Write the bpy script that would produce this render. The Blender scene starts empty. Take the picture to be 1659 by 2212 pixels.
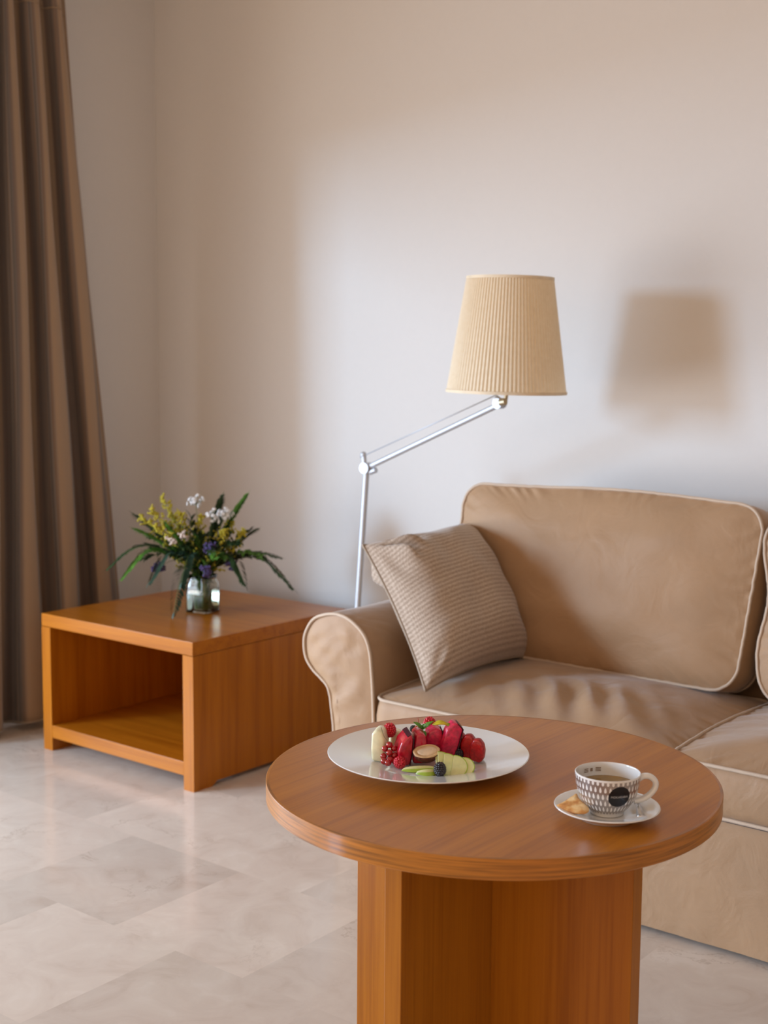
import bpy, bmesh, math, random
from mathutils import Vector, Matrix, Euler, noise
R = math.radians
PI = math.pi
random.seed(11)
SC = bpy.context.scene
COL = SC.collection

# ------------------------------------------------------------------ camera
f_px, pitch, roll, yaw, hc = 2810.6, .1115, .0069, .6661, 1.2516
fw = Vector((-math.sin(yaw)*math.cos(pitch), math.cos(yaw)*math.cos(pitch), -math.sin(pitch)))
rt = Vector((math.cos(yaw), math.sin(yaw), 0)); up = rt.cross(fw)
r2 = rt*math.cos(roll)+up*math.sin(roll); u2 = up*math.cos(roll)-rt*math.sin(roll)
cd = bpy.data.cameras.new('camera'); cam = bpy.data.objects.new('camera', cd); COL.objects.link(cam)
m = Matrix((r2, u2, -fw)).transposed().to_4x4(); m.translation = Vector((0, 0, hc)); cam.matrix_world = m
cd.sensor_fit = 'HORIZONTAL'; cd.sensor_width = 24; cd.lens = f_px/1659*24
cd.clip_start = .05; cd.clip_end = 60
cd.dof.use_dof = True; cd.dof.focus_distance = 2.2; cd.dof.aperture_fstop = 4.6
SC.camera = cam

# ------------------------------------------------------------------ world and light
w = bpy.data.worlds.new('world'); SC.world = w; w.use_nodes = True
nt = w.node_tree; nt.nodes.clear()
wo = nt.nodes.new('ShaderNodeOutputWorld'); bg = nt.nodes.new('ShaderNodeBackground')
bg.inputs['Color'].default_value = (.62, .42, .265, 1); bg.inputs['Strength'].default_value = 2.1
nt.links.new(bg.outputs[0], wo.inputs[0])

def area(name, loc, target, sx, sy, power, color, spread=180):
    l = bpy.data.lights.new(name, 'AREA'); l.shape = 'RECTANGLE'; l.size = sx; l.size_y = sy
    l.energy = power; l.color = color; l.spread = R(spread)
    o = bpy.data.objects.new(name, l); COL.objects.link(o); o.location = loc
    o.rotation_euler = (Vector(target)-Vector(loc)).to_track_quat('-Z', 'Y').to_euler()
    return o
area('window_daylight', (-7.64, -4.70, 2.46), (-2.2, 3.3, 1.2), 1.25, 1.75, 575, (.43, .69, 1.0))
area('terrace_bounce', (-5.6, -2.4, .3), (-2.2, 3.4, 2.3), 1.6, .7, 20, (1.0, .84, .64))
area('window_skylight', (-4.15, .95, .80), (-2.2, 2.2, .1), 2.3, 1.3, 52, (.62, .79, 1.0), 130)

SC.view_settings.view_transform = 'Standard'; SC.view_settings.look = 'None'
SC.view_settings.gamma = 1; SC.view_settings.exposure = 0; SC.view_settings.use_curve_mapping = False
SC.cycles.max_bounces = 8

# ------------------------------------------------------------------ materials
def new_mat(name):
    mt = bpy.data.materials.new(name); mt.use_nodes = True
    return mt, mt.node_tree, mt.node_tree.nodes['Principled BSDF']
def N(nt, t, **kw):
    n = nt.nodes.new(t)
    for k, v in kw.items():
        if k.startswith('i_'): n.inputs[k[2:].replace('_', ' ')].default_value = v
        else: setattr(n, k, v)
    return n
def ramp(nt, src, stops, interp='LINEAR'):
    n = nt.nodes.new('ShaderNodeValToRGB'); cr = n.color_ramp; cr.interpolation = interp
    while len(cr.elements) < len(stops): cr.elements.new(.5)
    for e, (p_, c) in zip(cr.elements, stops): e.position = p_; e.color = (*c, 1) if len(c) == 3 else c
    nt.links.new(src, n.inputs[0]); return n
def coord(nt, scale=(1, 1, 1), kind='Object', rot=(0, 0, 0)):
    tc = nt.nodes.new('ShaderNodeTexCoord'); mp = nt.nodes.new('ShaderNodeMapping')
    mp.inputs['Scale'].default_value = scale; mp.inputs['Rotation'].default_value = rot
    nt.links.new(tc.outputs[kind], mp.inputs[0]); return mp.outputs[0]
def math_(nt, op, a, b=None, c=None):
    n = nt.nodes.new('ShaderNodeMath'); n.operation = op
    for i, x in enumerate((a, b, c)):
        if x is None: continue
        if isinstance(x, (int, float)): n.inputs[i].default_value = x
        else: nt.links.new(x, n.inputs[i])
    return n.outputs[0]
def bump(nt, b, h, strength, dist):
    n = N(nt, 'ShaderNodeBump'); n.inputs['Strength'].default_value = strength; n.inputs['Distance'].default_value = dist
    nt.links.new(h, n.inputs['Height']); nt.links.new(n.outputs[0], b.inputs['Normal'])
def simple(name, c, rough=.5, metal=0, var=.08, scale=30, spec=.5, sss=0, bmp=0, coat=0, trans=0, ior=1.45, sheen=0):
    mt, nt, b = new_mat(name)
    n = N(nt, 'ShaderNodeTexNoise'); n.inputs['Scale'].default_value = scale; n.inputs['Detail'].default_value = 3
    nt.links.new(coord(nt), n.inputs['Vector'])
    lo = tuple(max(0, x*(1-var)) for x in c); hi = tuple(min(1, x*(1+var)) for x in c)
    r_ = ramp(nt, n.outputs['Fac'], [(.3, lo), (.7, hi)]); nt.links.new(r_.outputs[0], b.inputs['Base Color'])
    b.inputs['Roughness'].default_value = rough; b.inputs['Metallic'].default_value = metal
    b.inputs['Specular IOR Level'].default_value = spec; b.inputs['IOR'].default_value = ior
    if sss: b.inputs['Subsurface Weight'].default_value = sss; b.inputs['Subsurface Scale'].default_value = .008; b.inputs['Subsurface Radius'].default_value = (1, .5, .4)
    if coat: b.inputs['Coat Weight'].default_value = coat; b.inputs['Coat Roughness'].default_value = .1
    if trans: b.inputs['Transmission Weight'].default_value = trans
    if sheen: b.inputs['Sheen Weight'].default_value = sheen
    if bmp: bump(nt, b, n.outputs['Fac'], bmp, .002)
    return mt
def wood(name, c, axis=1, rough=.28, plan=1.0):
    mt, nt, b = new_mat(name)
    s1 = [34, 34, 34]; s1[axis] = 1.1
    s2 = [190, 190, 190]; s2[axis] = 5
    n1 = N(nt, 'ShaderNodeTexNoise'); n1.inputs['Scale'].default_value = 1; n1.inputs['Detail'].default_value = 5; n1.inputs['Distortion'].default_value = .6
    nt.links.new(coord(nt, s1), n1.inputs['Vector'])
    n2 = N(nt, 'ShaderNodeTexNoise'); n2.inputs['Scale'].default_value = 1; n2.inputs['Detail'].default_value = 4
    nt.links.new(coord(nt, s2), n2.inputs['Vector'])
    s = math_(nt, 'ADD', math_(nt, 'MULTIPLY', n1.outputs['Fac'], .6), math_(nt, 'MULTIPLY', n2.outputs['Fac'], .4))
    d = tuple(x*y for x, y in zip(c, (.80, .74, .65))); h = tuple(x*y for x, y in zip(c, (1.14, 1.2, 1.25)))
    r_ = ramp(nt, s, [(.36, d), (.5, c), (.66, h)]); nt.links.new(r_.outputs[0], b.inputs['Base Color'])
    b.inputs['Roughness'].default_value = rough; b.inputs['Specular IOR Level'].default_value = .30
    b.inputs['Coat Weight'].default_value = .0; b.inputs['Coat Roughness'].default_value = .12
    bump(nt, b, n2.outputs['Fac'], .12, .0006)
    return mt
WC = (.40, .124, .006)
wood_x = wood('oak_veneer_x', WC, 0); wood_y = wood('oak_veneer_y', WC, 1); wood_z = wood('oak_veneer_z', WC, 2)
WT = (.43, .145, .007)
wood_top = wood('table_veneer_top', WT, 1, .30)
wood_edge = wood('table_veneer_edge', (.50, .21, .055), 2, .22)
wood_ped = wood('table_veneer_pedestal', (.37, .125, .008), 2, .3)
# edge band grain runs around the rim
def edge_wood():
    mt, nt, b = new_mat('table_edge_band')
    tc = N(nt, 'ShaderNodeTexCoord'); sp = N(nt, 'ShaderNodeSeparateXYZ'); nt.links.new(tc.outputs['Object'], sp.inputs[0])
    ang = math_(nt, 'ARCTAN2', sp.outputs['Y'], sp.outputs['X'])
    cb = N(nt, 'ShaderNodeCombineXYZ'); nt.links.new(math_(nt, 'MULTIPLY', ang, 3), cb.inputs[0]); nt.links.new(math_(nt, 'MULTIPLY', sp.outputs['Z'], 260), cb.inputs[1])
    n1 = N(nt, 'ShaderNodeTexNoise'); n1.inputs['Scale'].default_value = 1; n1.inputs['Detail'].default_value = 5; nt.links.new(cb.outputs[0], n1.inputs['Vector'])
    c = (.40, .145, .014)
    r_ = ramp(nt, n1.outputs['Fac'], [(.32, tuple(x*.55 for x in c)), (.5, c), (.7, tuple(x*1.35 for x in c))])
    nt.links.new(r_.outputs[0], b.inputs['Base Color']); b.inputs['Roughness'].default_value = .38
    b.inputs['Coat Weight'].default_value = .15; b.inputs['Coat Roughness'].default_value = .1
    return mt
edge_mat = edge_wood()

def paint(name, c):
    mt, nt, b = new_mat(name)
    n = N(nt, 'ShaderNodeTexNoise'); n.inputs['Scale'].default_value = 55; n.inputs['Detail'].default_value = 4
    nt.links.new(coord(nt), n.inputs['Vector'])
    r_ = ramp(nt, n.outputs['Fac'], [(.2, tuple(x*.985 for x in c)), (.8, c)]); nt.links.new(r_.outputs[0], b.inputs['Base Color'])
    b.inputs['Roughness'].default_value = .85; b.inputs['Specular IOR Level'].default_value = .2
    bump(nt, b, n.outputs['Fac'], .05, .001); return mt
wall_mat = paint('wall_paint', (.73, .69, .645))
ceil_mat = paint('ceiling_paint', (.8, .77, .73))

def marble():
    mt, nt, b = new_mat('cream_marble')
    at = N(nt, 'ShaderNodeAttribute'); at.attribute_name = 'tone'
    tc = N(nt, 'ShaderNodeTexCoord')
    # shift the pattern per tile
    off = N(nt, 'ShaderNodeVectorMath', operation='SCALE'); nt.links.new(at.outputs['Vector'], off.inputs[0]); off.inputs['Scale'].default_value = 37
    ad = N(nt, 'ShaderNodeVectorMath', operation='ADD'); nt.links.new(tc.outputs['Object'], ad.inputs[0]); nt.links.new(off.outputs[0], ad.inputs[1])
    n1 = N(nt, 'ShaderNodeTexNoise'); n1.inputs['Scale'].default_value = 8; n1.inputs['Detail'].default_value = 8; n1.inputs['Roughness'].default_value = .62; n1.inputs['Distortion'].default_value = 1.2
    nt.links.new(ad.outputs[0], n1.inputs['Vector'])
    r1 = ramp(nt, n1.outputs['Fac'], [(.25, (.56, .455, .37)), (.45, (.63, .53, .445)), (.6, (.66, .565, .475)), (.8, (.72, .635, .55))])
    # veins
    n2 = N(nt, 'ShaderNodeTexNoise'); n2.inputs['Scale'].default_value = 3.2; n2.inputs['Detail'].default_value = 9; n2.inputs['Roughness'].default_value = .68; n2.inputs['Distortion'].default_value = .5
    nt.links.new(ad.outputs[0], n2.inputs['Vector'])
    v = math_(nt, 'ABSOLUTE', math_(nt, 'SUBTRACT', n2.outputs['Fac'], .5))
    rv = ramp(nt, v, [(0, (1, 1, 1)), (.004, (.5, .5, .5)), (.010, (0, 0, 0))])
    n3 = N(nt, 'ShaderNodeTexNoise'); n3.inputs['Scale'].default_value = 4; nt.links.new(ad.outputs[0], n3.inputs['Vector'])
    rm = ramp(nt, n3.outputs['Fac'], [(.5, (0, 0, 0)), (.66, (1, 1, 1))])
    mk = math_(nt, 'MULTIPLY', rv.outputs[0], rm.outputs[0])
    mx = N(nt, 'ShaderNodeMix', data_type='RGBA'); nt.links.new(math_(nt, 'MULTIPLY', mk, .5), mx.inputs['Factor'])
    nt.links.new(r1.outputs[0], mx.inputs['A']); mx.inputs['B'].default_value = (.30, .20, .14, 1)
    # tile tone
    hs = N(nt, 'ShaderNodeHueSaturation'); nt.links.new(mx.outputs['Result'], hs.inputs['Color'])
    sp = N(nt, 'ShaderNodeSeparateXYZ'); nt.links.new(at.outputs['Vector'], sp.inputs[0])
    nt.links.new(math_(nt, 'ADD', math_(nt, 'MULTIPLY', sp.outputs[0], .25), .885), hs.inputs['Value'])
    nt.links.new(hs.outputs[0], b.inputs['Base Color'])
    b.inputs['Roughness'].default_value = .17; b.inputs['Specular IOR Level'].default_value = .6
    return mt
floor_mat = marble()

def fabric(name, c, fine=900, rough=.72, bstr=.25, sheen=.25, wrinkle=0):
    mt, nt, b = new_mat(name)
    v = coord(nt)
    n = N(nt, 'ShaderNodeTexNoise'); n.inputs['Scale'].default_value = fine; nt.links.new(v, n.inputs['Vector'])
    n2 = N(nt, 'ShaderNodeTexNoise'); n2.inputs['Scale'].default_value = 6; n2.inputs['Detail'].default_value = 4; nt.links.new(v, n2.inputs['Vector'])
    s = math_(nt, 'ADD', math_(nt, 'MULTIPLY', n.outputs['Fac'], .45), math_(nt, 'MULTIPLY', n2.outputs['Fac'], .55))
    r_ = ramp(nt, s, [(.3, tuple(x*.88 for x in c)), (.7, tuple(min(1, x*1.1) for x in c))]); nt.links.new(r_.outputs[0], b.inputs['Base Color'])
    b.inputs['Roughness'].default_value = rough; b.inputs['Sheen Weight'].default_value = sheen; b.inputs['Sheen Roughness'].default_value = .4
    h = n.outputs['Fac']
    if wrinkle:
        n3 = N(nt, 'ShaderNodeTexNoise'); n3.inputs['Scale'].default_value = 9; n3.inputs['Detail'].default_value = 3; n3.inputs['Distortion'].default_value = 1.5; nt.links.new(v, n3.inputs['Vector'])
        h = math_(nt, 'ADD', math_(nt, 'MULTIPLY', n.outputs['Fac'], .04), math_(nt, 'MULTIPLY', n3.outputs['Fac'], wrinkle))
        bump(nt, b, h, .6, .012)
    else: bump(nt, b, h, bstr, .001)
    return mt
sofa_mat = fabric('sofa_cotton', (.390, .232, .120), wrinkle=.5, rough=.6, sheen=.3)
pipe_mat = fabric('sofa_piping', (.56, .42, .30), rough=.6)

def pillow_mat_():
    mt, nt, b = new_mat('ribbed_pillow_weave')
    uv = N(nt, 'ShaderNodeUVMap'); uv.uv_map = 'uv'; sp = N(nt, 'ShaderNodeSeparateXYZ'); nt.links.new(uv.outputs[0], sp.inputs[0])
    rib = math_(nt, 'SINE', math_(nt, 'MULTIPLY', sp.outputs[1], 2*PI*36))
    wv = math_(nt, 'SINE', math_(nt, 'MULTIPLY', sp.outputs[0], 2*PI*130))
    n = N(nt, 'ShaderNodeTexNoise'); n.inputs['Scale'].default_value = 260; n.inputs['Detail'].default_value = 3; nt.links.new(coord(nt), n.inputs['Vector'])
    s = math_(nt, 'ADD', math_(nt, 'ADD', math_(nt, 'MULTIPLY', rib, .15), .5), math_(nt, 'ADD', math_(nt, 'MULTIPLY', wv, .06), math_(nt, 'MULTIPLY', math_(nt, 'SUBTRACT', n.outputs['Fac'], .5), .9)))
    r_ = ramp(nt, s, [(.15, (.25, .17, .115)), (.5, (.42, .315, .23)), (.85, (.60, .48, .38))]); nt.links.new(r_.outputs[0], b.inputs['Base Color'])
    b.inputs['Roughness'].default_value = .85; b.inputs['Sheen Weight'].default_value = .3
    bump(nt, b, s, .35, .0015); return mt
pillow_mat = pillow_mat_()

def curtain_mat_():
    mt, nt, b = new_mat('striped_curtain_cloth')
    uv = N(nt, 'ShaderNodeUVMap'); uv.uv_map = 'uv'; sp = N(nt, 'ShaderNodeSeparateXYZ'); nt.links.new(uv.outputs[0], sp.inputs[0])
    u = sp.outputs[0]
    cb = N(nt, 'ShaderNodeCombineXYZ'); nt.links.new(math_(nt, 'MULTIPLY', u, 150), cb.inputs[0])
    n = N(nt, 'ShaderNodeTexNoise'); n.inputs['Scale'].default_value = 1; n.inputs['Detail'].default_value = 2; nt.links.new(cb.outputs[0], n.inputs['Vector'])
    fine = ramp(nt, n.outputs['Fac'], [(.36, (.06, .052, .046)), (.43, (.165, .14, .12)), (.50, (.18, .105, .062)), (.57, (.10, .09, .085)), (.66, (.235, .185, .145))])
    band = math_(nt, 'FRACT', math_(nt, 'ADD', math_(nt, 'MULTIPLY', u, 9), .30))
    rb = ramp(nt, band, [(0, (1, 1, 1)), (.28, (1, 1, 1)), (.36, (0, 0, 0)), (.92, (0, 0, 0)), (1, (1, 1, 1))])
    mx = N(nt, 'ShaderNodeMix', data_type='RGBA'); nt.links.new(math_(nt, 'MULTIPLY', rb.outputs[0], .85), mx.inputs['Factor'])
    nt.links.new(fine.outputs[0], mx.inputs['A']); mx.inputs['B'].default_value = (.34, .215, .120, 1)
    nt.links.new(mx.outputs['Result'], b.inputs['Base Color'])
    b.inputs['Roughness'].default_value = .7; b.inputs['Sheen Weight'].default_value = .3
    return mt
curtain_mat = curtain_mat_()

def shade_mat_():
    mt, nt, b = new_mat('pleated_cream_shade')
    n = N(nt, 'ShaderNodeTexNoise'); n.inputs['Scale'].default_value = 80; nt.links.new(coord(nt), n.inputs['Vector'])
    r_ = ramp(nt, n.outputs['Fac'], [(.3, (.90, .76, .55)), (.7, (.94, .81, .61))]); nt.links.new(r_.outputs[0], b.inputs['Base Color'])
    b.inputs['Roughness'].default_value = .75
    out = nt.nodes['Material Output']
    tr = N(nt, 'ShaderNodeBsdfTranslucent'); nt.links.new(r_.outputs[0], tr.inputs[0])
    ms = N(nt, 'ShaderNodeMixShader'); ms.inputs[0].default_value = .30
    nt.links.new(b.outputs[0], ms.inputs[1]); nt.links.new(tr.outputs[0], ms.inputs[2]); nt.links.new(ms.outputs[0], out.inputs[0])
    return mt
shade_mat = shade_mat_()
trim_mat = simple('shade_trim_cloth', (.78, .64, .45), .7)
silver = simple('brushed_aluminium', (.56, .58, .62), .5, .55, .03, 200)
brass = simple('aged_brass', (.42, .34, .22), .4, .8, .1, 90)
steel = simple('polished_steel', (.75, .74, .73), .12, 1, .03)
porcelain = simple('white_porcelain', (.80, .79, .76), .12, 0, .01, 10, .6, coat=.5)
glass = simple('clear_glass', (.93, .98, .95), .02, 0, .01, 5, .5, trans=1, ior=1.45)
water = simple('vase_water', (.86, .92, .80), .0, 0, .02, 5, .5, trans=1, ior=1.33)
bulb_mat = simple('frosted_bulb', (.85, .84, .8), .4)
foot_mat = simple('black_felt', (.02, .02, .02), .8)
rail_mat = simple('white_curtain_track', (.75, .74, .72), .4)
frame_mat = simple('white_window_frame', (.78, .77, .74), .35)

# ------------------------------------------------------------------ mesh helpers
class MB:
    def __init__(s): s.v = []; s.f = []; s.uv = {}; s.flat = set()
    def add(s, vs, fs, flat=False):
        k = len(s.v); s.v += [tuple(x) for x in vs]
        for f in fs:
            if flat: s.flat.add(len(s.f))
            s.f.append(tuple(i+k for i in f))
        return k
    def xf(s, M, k=0):
        for i in range(k, len(s.v)): s.v[i] = tuple(M @ Vector(s.v[i]))
    def tube(s, pts, rad, n=8, closed=False):
        pts = [Vector(p_) for p_ in pts]; L = len(pts)
        if isinstance(rad, (int, float)): rad = [rad]*L
        vs = []; prev = None
        for i, p_ in enumerate(pts):
            if closed: t = pts[(i+1) % L]-pts[i-1]
            else: t = pts[min(i+1, L-1)]-pts[max(i-1, 0)]
            if t.length < 1e-9: t = Vector((0, 0, 1))
            t.normalize()
            if prev is None:
                a = Vector((0, 0, 1)) if abs(t.z) < .9 else Vector((1, 0, 0))
                x = t.cross(a).normalized()
            else:
                x = (prev-t*prev.dot(t)).normalized()
            prev = x; y = t.cross(x)
            for j in range(n):
                a = 2*PI*j/n; vs.append(p_+(x*math.cos(a)+y*math.sin(a))*rad[i])
        fs = []
        for i in range(L if closed else L-1):
            i2 = (i+1) % L
            for j in range(n): fs.append((i*n+j, i*n+(j+1) % n, i2*n+(j+1) % n, i2*n+j))
        if not closed: fs.append(tuple(range(n))[::-1]); fs.append(tuple((L-1)*n+j for j in range(n)))
        s.add(vs, fs); return s
    def lathe(s, prof, n=48, c=(0, 0, 0)):
        vs = []; fs = []; L = len(prof)
        for r_, z in prof:
            for j in range(n):
                a = 2*PI*j/n; vs.append((c[0]+r_*math.cos(a), c[1]+r_*math.sin(a), c[2]+z))
        for i in range(L-1):
            for j in range(n): fs.append((i*n+j, i*n+(j+1) % n, (i+1)*n+(j+1) % n, (i+1)*n+j))
        if prof[0][0] > 1e-6: fs.append(tuple(range(n))[::-1])
        if prof[-1][0] > 1e-6: fs.append(tuple((L-1)*n+j for j in range(n)))
        s.add(vs, fs); return s
    def ball(s, c, r_, n=12, M=None, fn=None):
        if isinstance(r_, (int, float)): r_ = (r_, r_, r_)
        k = len(s.v); h = max(4, n//2); vs = [(0, 0, 1)]
        for i in range(1, h):
            t = PI*i/h
            for j in range(n):
                a = 2*PI*j/n; vs.append((math.sin(t)*math.cos(a), math.sin(t)*math.sin(a), math.cos(t)))
        vs.append((0, 0, -1))
        vv = []
        for q in vs:
            q = Vector(q)
            if fn: q = fn(q)
            q = Vector((q.x*r_[0], q.y*r_[1], q.z*r_[2]))
            if M: q = M @ q
            vv.append(q+Vector(c))
        fs = [(0, 1+j, 1+(j+1) % n) for j in range(n)]
        for i in range(h-2):
            for j in range(n): fs.append((1+i*n+j, 1+(i+1)*n+j, 1+(i+1)*n+(j+1) % n, 1+i*n+(j+1) % n))
        e = len(vs)-1
        for j in range(n): fs.append((e, 1+(h-2)*n+(j+1) % n, 1+(h-2)*n+j))
        s.add(vv, fs); return s
    def prism(s, poly, y0, y1, axis='y', flat=False):
        n = len(poly)
        def P(a, b, c): return {'y': (a, c, b), 'z': (a, b, c), 'x': (c, a, b)}[axis]
        vs = [P(a, b, y0) for a, b in poly]+[P(a, b, y1) for a, b in poly]
        fs = [(i, (i+1) % n, n+(i+1) % n, n+i) for i in range(n)]+[tuple(range(n))[::-1], tuple(range(n, 2*n))]
        s.add(vs, fs, flat); return s
    def build(s, name, mt, parent=None, smooth=True, angle=None, solid=None, recalc=True):
        me = bpy.data.meshes.new(name); me.from_pydata(s.v, [], s.f); me.update()
        if recalc:
            bm = bmesh.new(); bm.from_mesh(me); bmesh.ops.recalc_face_normals(bm, faces=bm.faces); bm.to_mesh(me); bm.free()
        if smooth:
            me.polygons.foreach_set('use_smooth', [True]*len(me.polygons))
            if angle is not None:
                me.set_sharp_from_angle(angle=R(angle))
        me.materials.append(mt)
        o = bpy.data.objects.new(name, me); COL.objects.link(o)
        if parent: o.parent = parent
        if solid:
            md = o.modifiers.new('thickness', 'SOLIDIFY'); md.thickness = solid; md.offset = 0
        return o
def box(name, a, b, mt, parent=None, bev=.0015, seg=2):
    bm = bmesh.new(); bmesh.ops.create_cube(bm, size=1)
    a = Vector(a); b = Vector(b); c = (a+b)/2; d = b-a
    for v in bm.verts: v.co = Vector((v.co.x*d.x, v.co.y*d.y, v.co.z*d.z))+c
    if bev: bmesh.ops.bevel(bm, geom=list(bm.edges), offset=bev, segments=seg, affect='EDGES', profile=.5)
    me = bpy.data.meshes.new(name); bm.to_mesh(me); bm.free(); me.materials.append(mt)
    o = bpy.data.objects.new(name, me); COL.objects.link(o)
    if parent: o.parent = parent
    return o
def tag(o, label, cat, group=None, kind=None):
    if label: o['label'] = label
    if cat: o['category'] = cat
    if group: o['group'] = group
    if kind: o['kind'] = kind
    return o
def thing(name, loc, label, cat, group=None, rot=(0, 0, 0)):
    o = bpy.data.objects.new(name, None); COL.objects.link(o); o.location = loc; o.rotation_euler = rot
    o.empty_display_size = .05
    return tag(o, label, cat, group)
def struct(o): o['kind'] = 'structure'; return o
def catmull(P, n=6, closed=False):
    P = [Vector(p_) for p_ in P]; out = []; L = len(P)
    rng = range(L) if closed else range(L-1)
    for i in rng:
        if closed: a, b, c, d = P[i-1], P[i], P[(i+1) % L], P[(i+2) % L]
        else: a, b, c, d = P[max(i-1, 0)], P[i], P[i+1], P[min(i+2, L-1)]
        for k in range(n):
            t = k/n
            out.append(.5*((2*b)+(c-a)*t+(2*a-5*b+4*c-d)*t*t+(3*b-a-3*c+d)*t**3))
    if not closed: out.append(P[-1])
    return out

# ------------------------------------------------------------------ room
XL, YB, ZC = -3.885, 3.5, 2.80
X1, Y0 = 2.4, -2.4
WY0, WY1, WZ0, WZ1 = -1.75, 2.05, .0, 2.03      # opening of the garden window
# floor of laid tiles, one mesh, a tone stored for every tile
def make_floor():
    me = bpy.data.meshes.new('floor'); vs = []; fs = []; tones = []
    rnd = random.Random(5); t = .4; rows = []
    y = 1.83-.4*11; j = 0
    fixed = {(11, 0): .26, (11, -1): .62, (11, -2): .75, (10, 0): .72, (12, 0): .85, (11, 1): .8, (12, -1): .9}
    while y < YB:
        x0 = -2.6 + (0 if j % 2 else .2); k = -5
        while x0+k*t < X1:
            a, b = x0+k*t, x0+(k+1)*t
            a2, b2 = max(a, XL-.0), min(b, X1)
            if b2 > a2:
                c = len(vs); y1 = min(y+t, YB)
                vs += [(a2, y, 0), (b2, y, 0), (b2, y1, 0), (a2, y1, 0)]; fs.append((c, c+1, c+2, c+3))
                tone = fixed.get((j, k), rnd.uniform(.15, .85))
                tones.append((tone, rnd.random(), rnd.random()))
            k += 1
        y += t; j += 1
    me.from_pydata(vs, [], fs); me.update()
    at = me.attributes.new('tone', 'FLOAT_VECTOR', 'FACE')
    for i, tn in enumerate(tones): at.data[i].vector = tn
    me.materials.append(floor_mat)
    o = bpy.data.objects.new('floor', me); COL.objects.link(o); return struct(o)
make_floor()
struct(box('wall_back', (XL-.2, YB, 0), (X1, YB+.15, ZC), wall_mat, bev=0))
struct(box('wall_right', (X1, Y0, 0), (X1+.15, YB+.15, ZC), wall_mat, bev=0))
# left wall with the window opening
mb = MB()
def bx(mb, a, b):
    (x0, y0, z0), (x1, y1, z1) = a, b
    mb.add([(x0, y0, z0), (x1, y0, z0), (x1, y1, z0), (x0, y1, z0), (x0, y0, z1), (x1, y0, z1), (x1, y1, z1), (x0, y1, z1)],
           [(0, 3, 2, 1), (4, 5, 6, 7), (0, 1, 5, 4), (1, 2, 6, 5), (2, 3, 7, 6), (3, 0, 4, 7)], True)
bx(mb, (XL-.2, WY1, 0), (XL, YB, ZC)); bx(mb, (XL-.2, Y0, 0), (XL, WY0, ZC)); bx(mb, (XL-.2, WY0, WZ1), (XL, WY1, ZC))
struct(mb.build('wall_left', wall_mat, smooth=False))
struct(box('ceiling', (XL-.2, Y0, ZC), (X1, YB+.15, ZC+.12), ceil_mat, bev=0))
# sliding window frame
mb = MB()
for y in (WY0, WY1-.06): bx(mb, (XL-.15, y, 0), (XL-.09, y+.06, WZ1))
bx(mb, (XL-.15, WY0, 0), (XL-.09, WY1, .06)); bx(mb, (XL-.15, WY0, WZ1-.06), (XL-.09, WY1, WZ1))
struct(mb.build('window_1', frame_mat, smooth=False))

# ------------------------------------------------------------------ curtain
def make_curtain():
    t = thing('curtain', (0, 0, 0), 'floor-length striped beige and grey curtain gathered in folds beside the corner', 'curtain')
    NU, NV = 520, 60; zt, zb = 2.50, .022
    vs = []; fs = []; uv = []
    def ysh(u, h):   # h 0 top .. 1 bottom
        yl = 2.50-.10*h**1.1; yr = 2.925+.25*h
        return yl+(yr-yl)*(u**(1.0+.12*h))
    for j in range(NV+1):
        h = j/NV; z = zt+(zb-zt)*h
        for i in range(NU+1):
            u = i/NU
            ph = 2*PI*(4.55*u+.05) + .5*math.sin(3*u+2.2*h)
            A = .026+.030*h**.7; A *= (1-.62*max(0, (u-.55)/.45)*h)
            y = ysh(u, h); fold = math.cos(ph); fold = math.copysign(abs(fold)**.8, fold)
            x = -3.685+A*fold + .006*math.sin(17*u+5*h)*h - .05*max(0, u-.8)*h
            y += .018*math.sin(ph*2)*(.4+h*.5) + .004*math.sin(40*u+9*h)
            zz = z
            vs.append((x, y, zz + (.006*math.cos(ph) if j == NV else 0))); uv.append((u, h))
    for j in range(NV):
        for i in range(NU):
            a = j*(NU+1)+i; fs.append((a, a+1, a+NU+2, a+NU+1))
    mb = MB(); mb.add(vs, fs); o = mb.build('curtain_cloth', curtain_mat, t, recalc=False, solid=.003)
    ul = o.data.uv_layers.new(name='uv')
    for p_ in o.data.polygons:
        for li in p_.loop_indices: ul.data[li].uv = uv[o.data.loops[li].vertex_index]
    # heading tape with a row of stitching
    mb = MB()
    def row(z): return [Vector(vs[int((zt-z)/(zt-zb)*NV)*(NU+1)+i])+Vector((.004, 0, 0)) for i in range(0, NU+1, 3)]
    mb.tube([Vector((p_.x, p_.y, 2.435)) for p_ in row(2.435)], .0022, 5)
    mb.build('heading_stitching', simple('tape_thread', (.35, .24, .15), .8), t)
    mb = MB(); pts = [Vector(vs[NV*(NU+1)+i]) for i in range(0, NU+1, 3)]
    mb.tube([p_+Vector((0, 0, .004)) for p_ in pts], .0035, 5)
    mb.build('hem', simple('hem_cloth', (.34, .27, .20), .8), t)
make_curtain()
tr = box('curtain_track', (XL+.17, -1.0, 2.50), (XL+.215, 2.9, ZC+.0), rail_mat)
tag(tr, 'white ceiling track that the striped curtain hangs from', 'curtain track')

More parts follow.
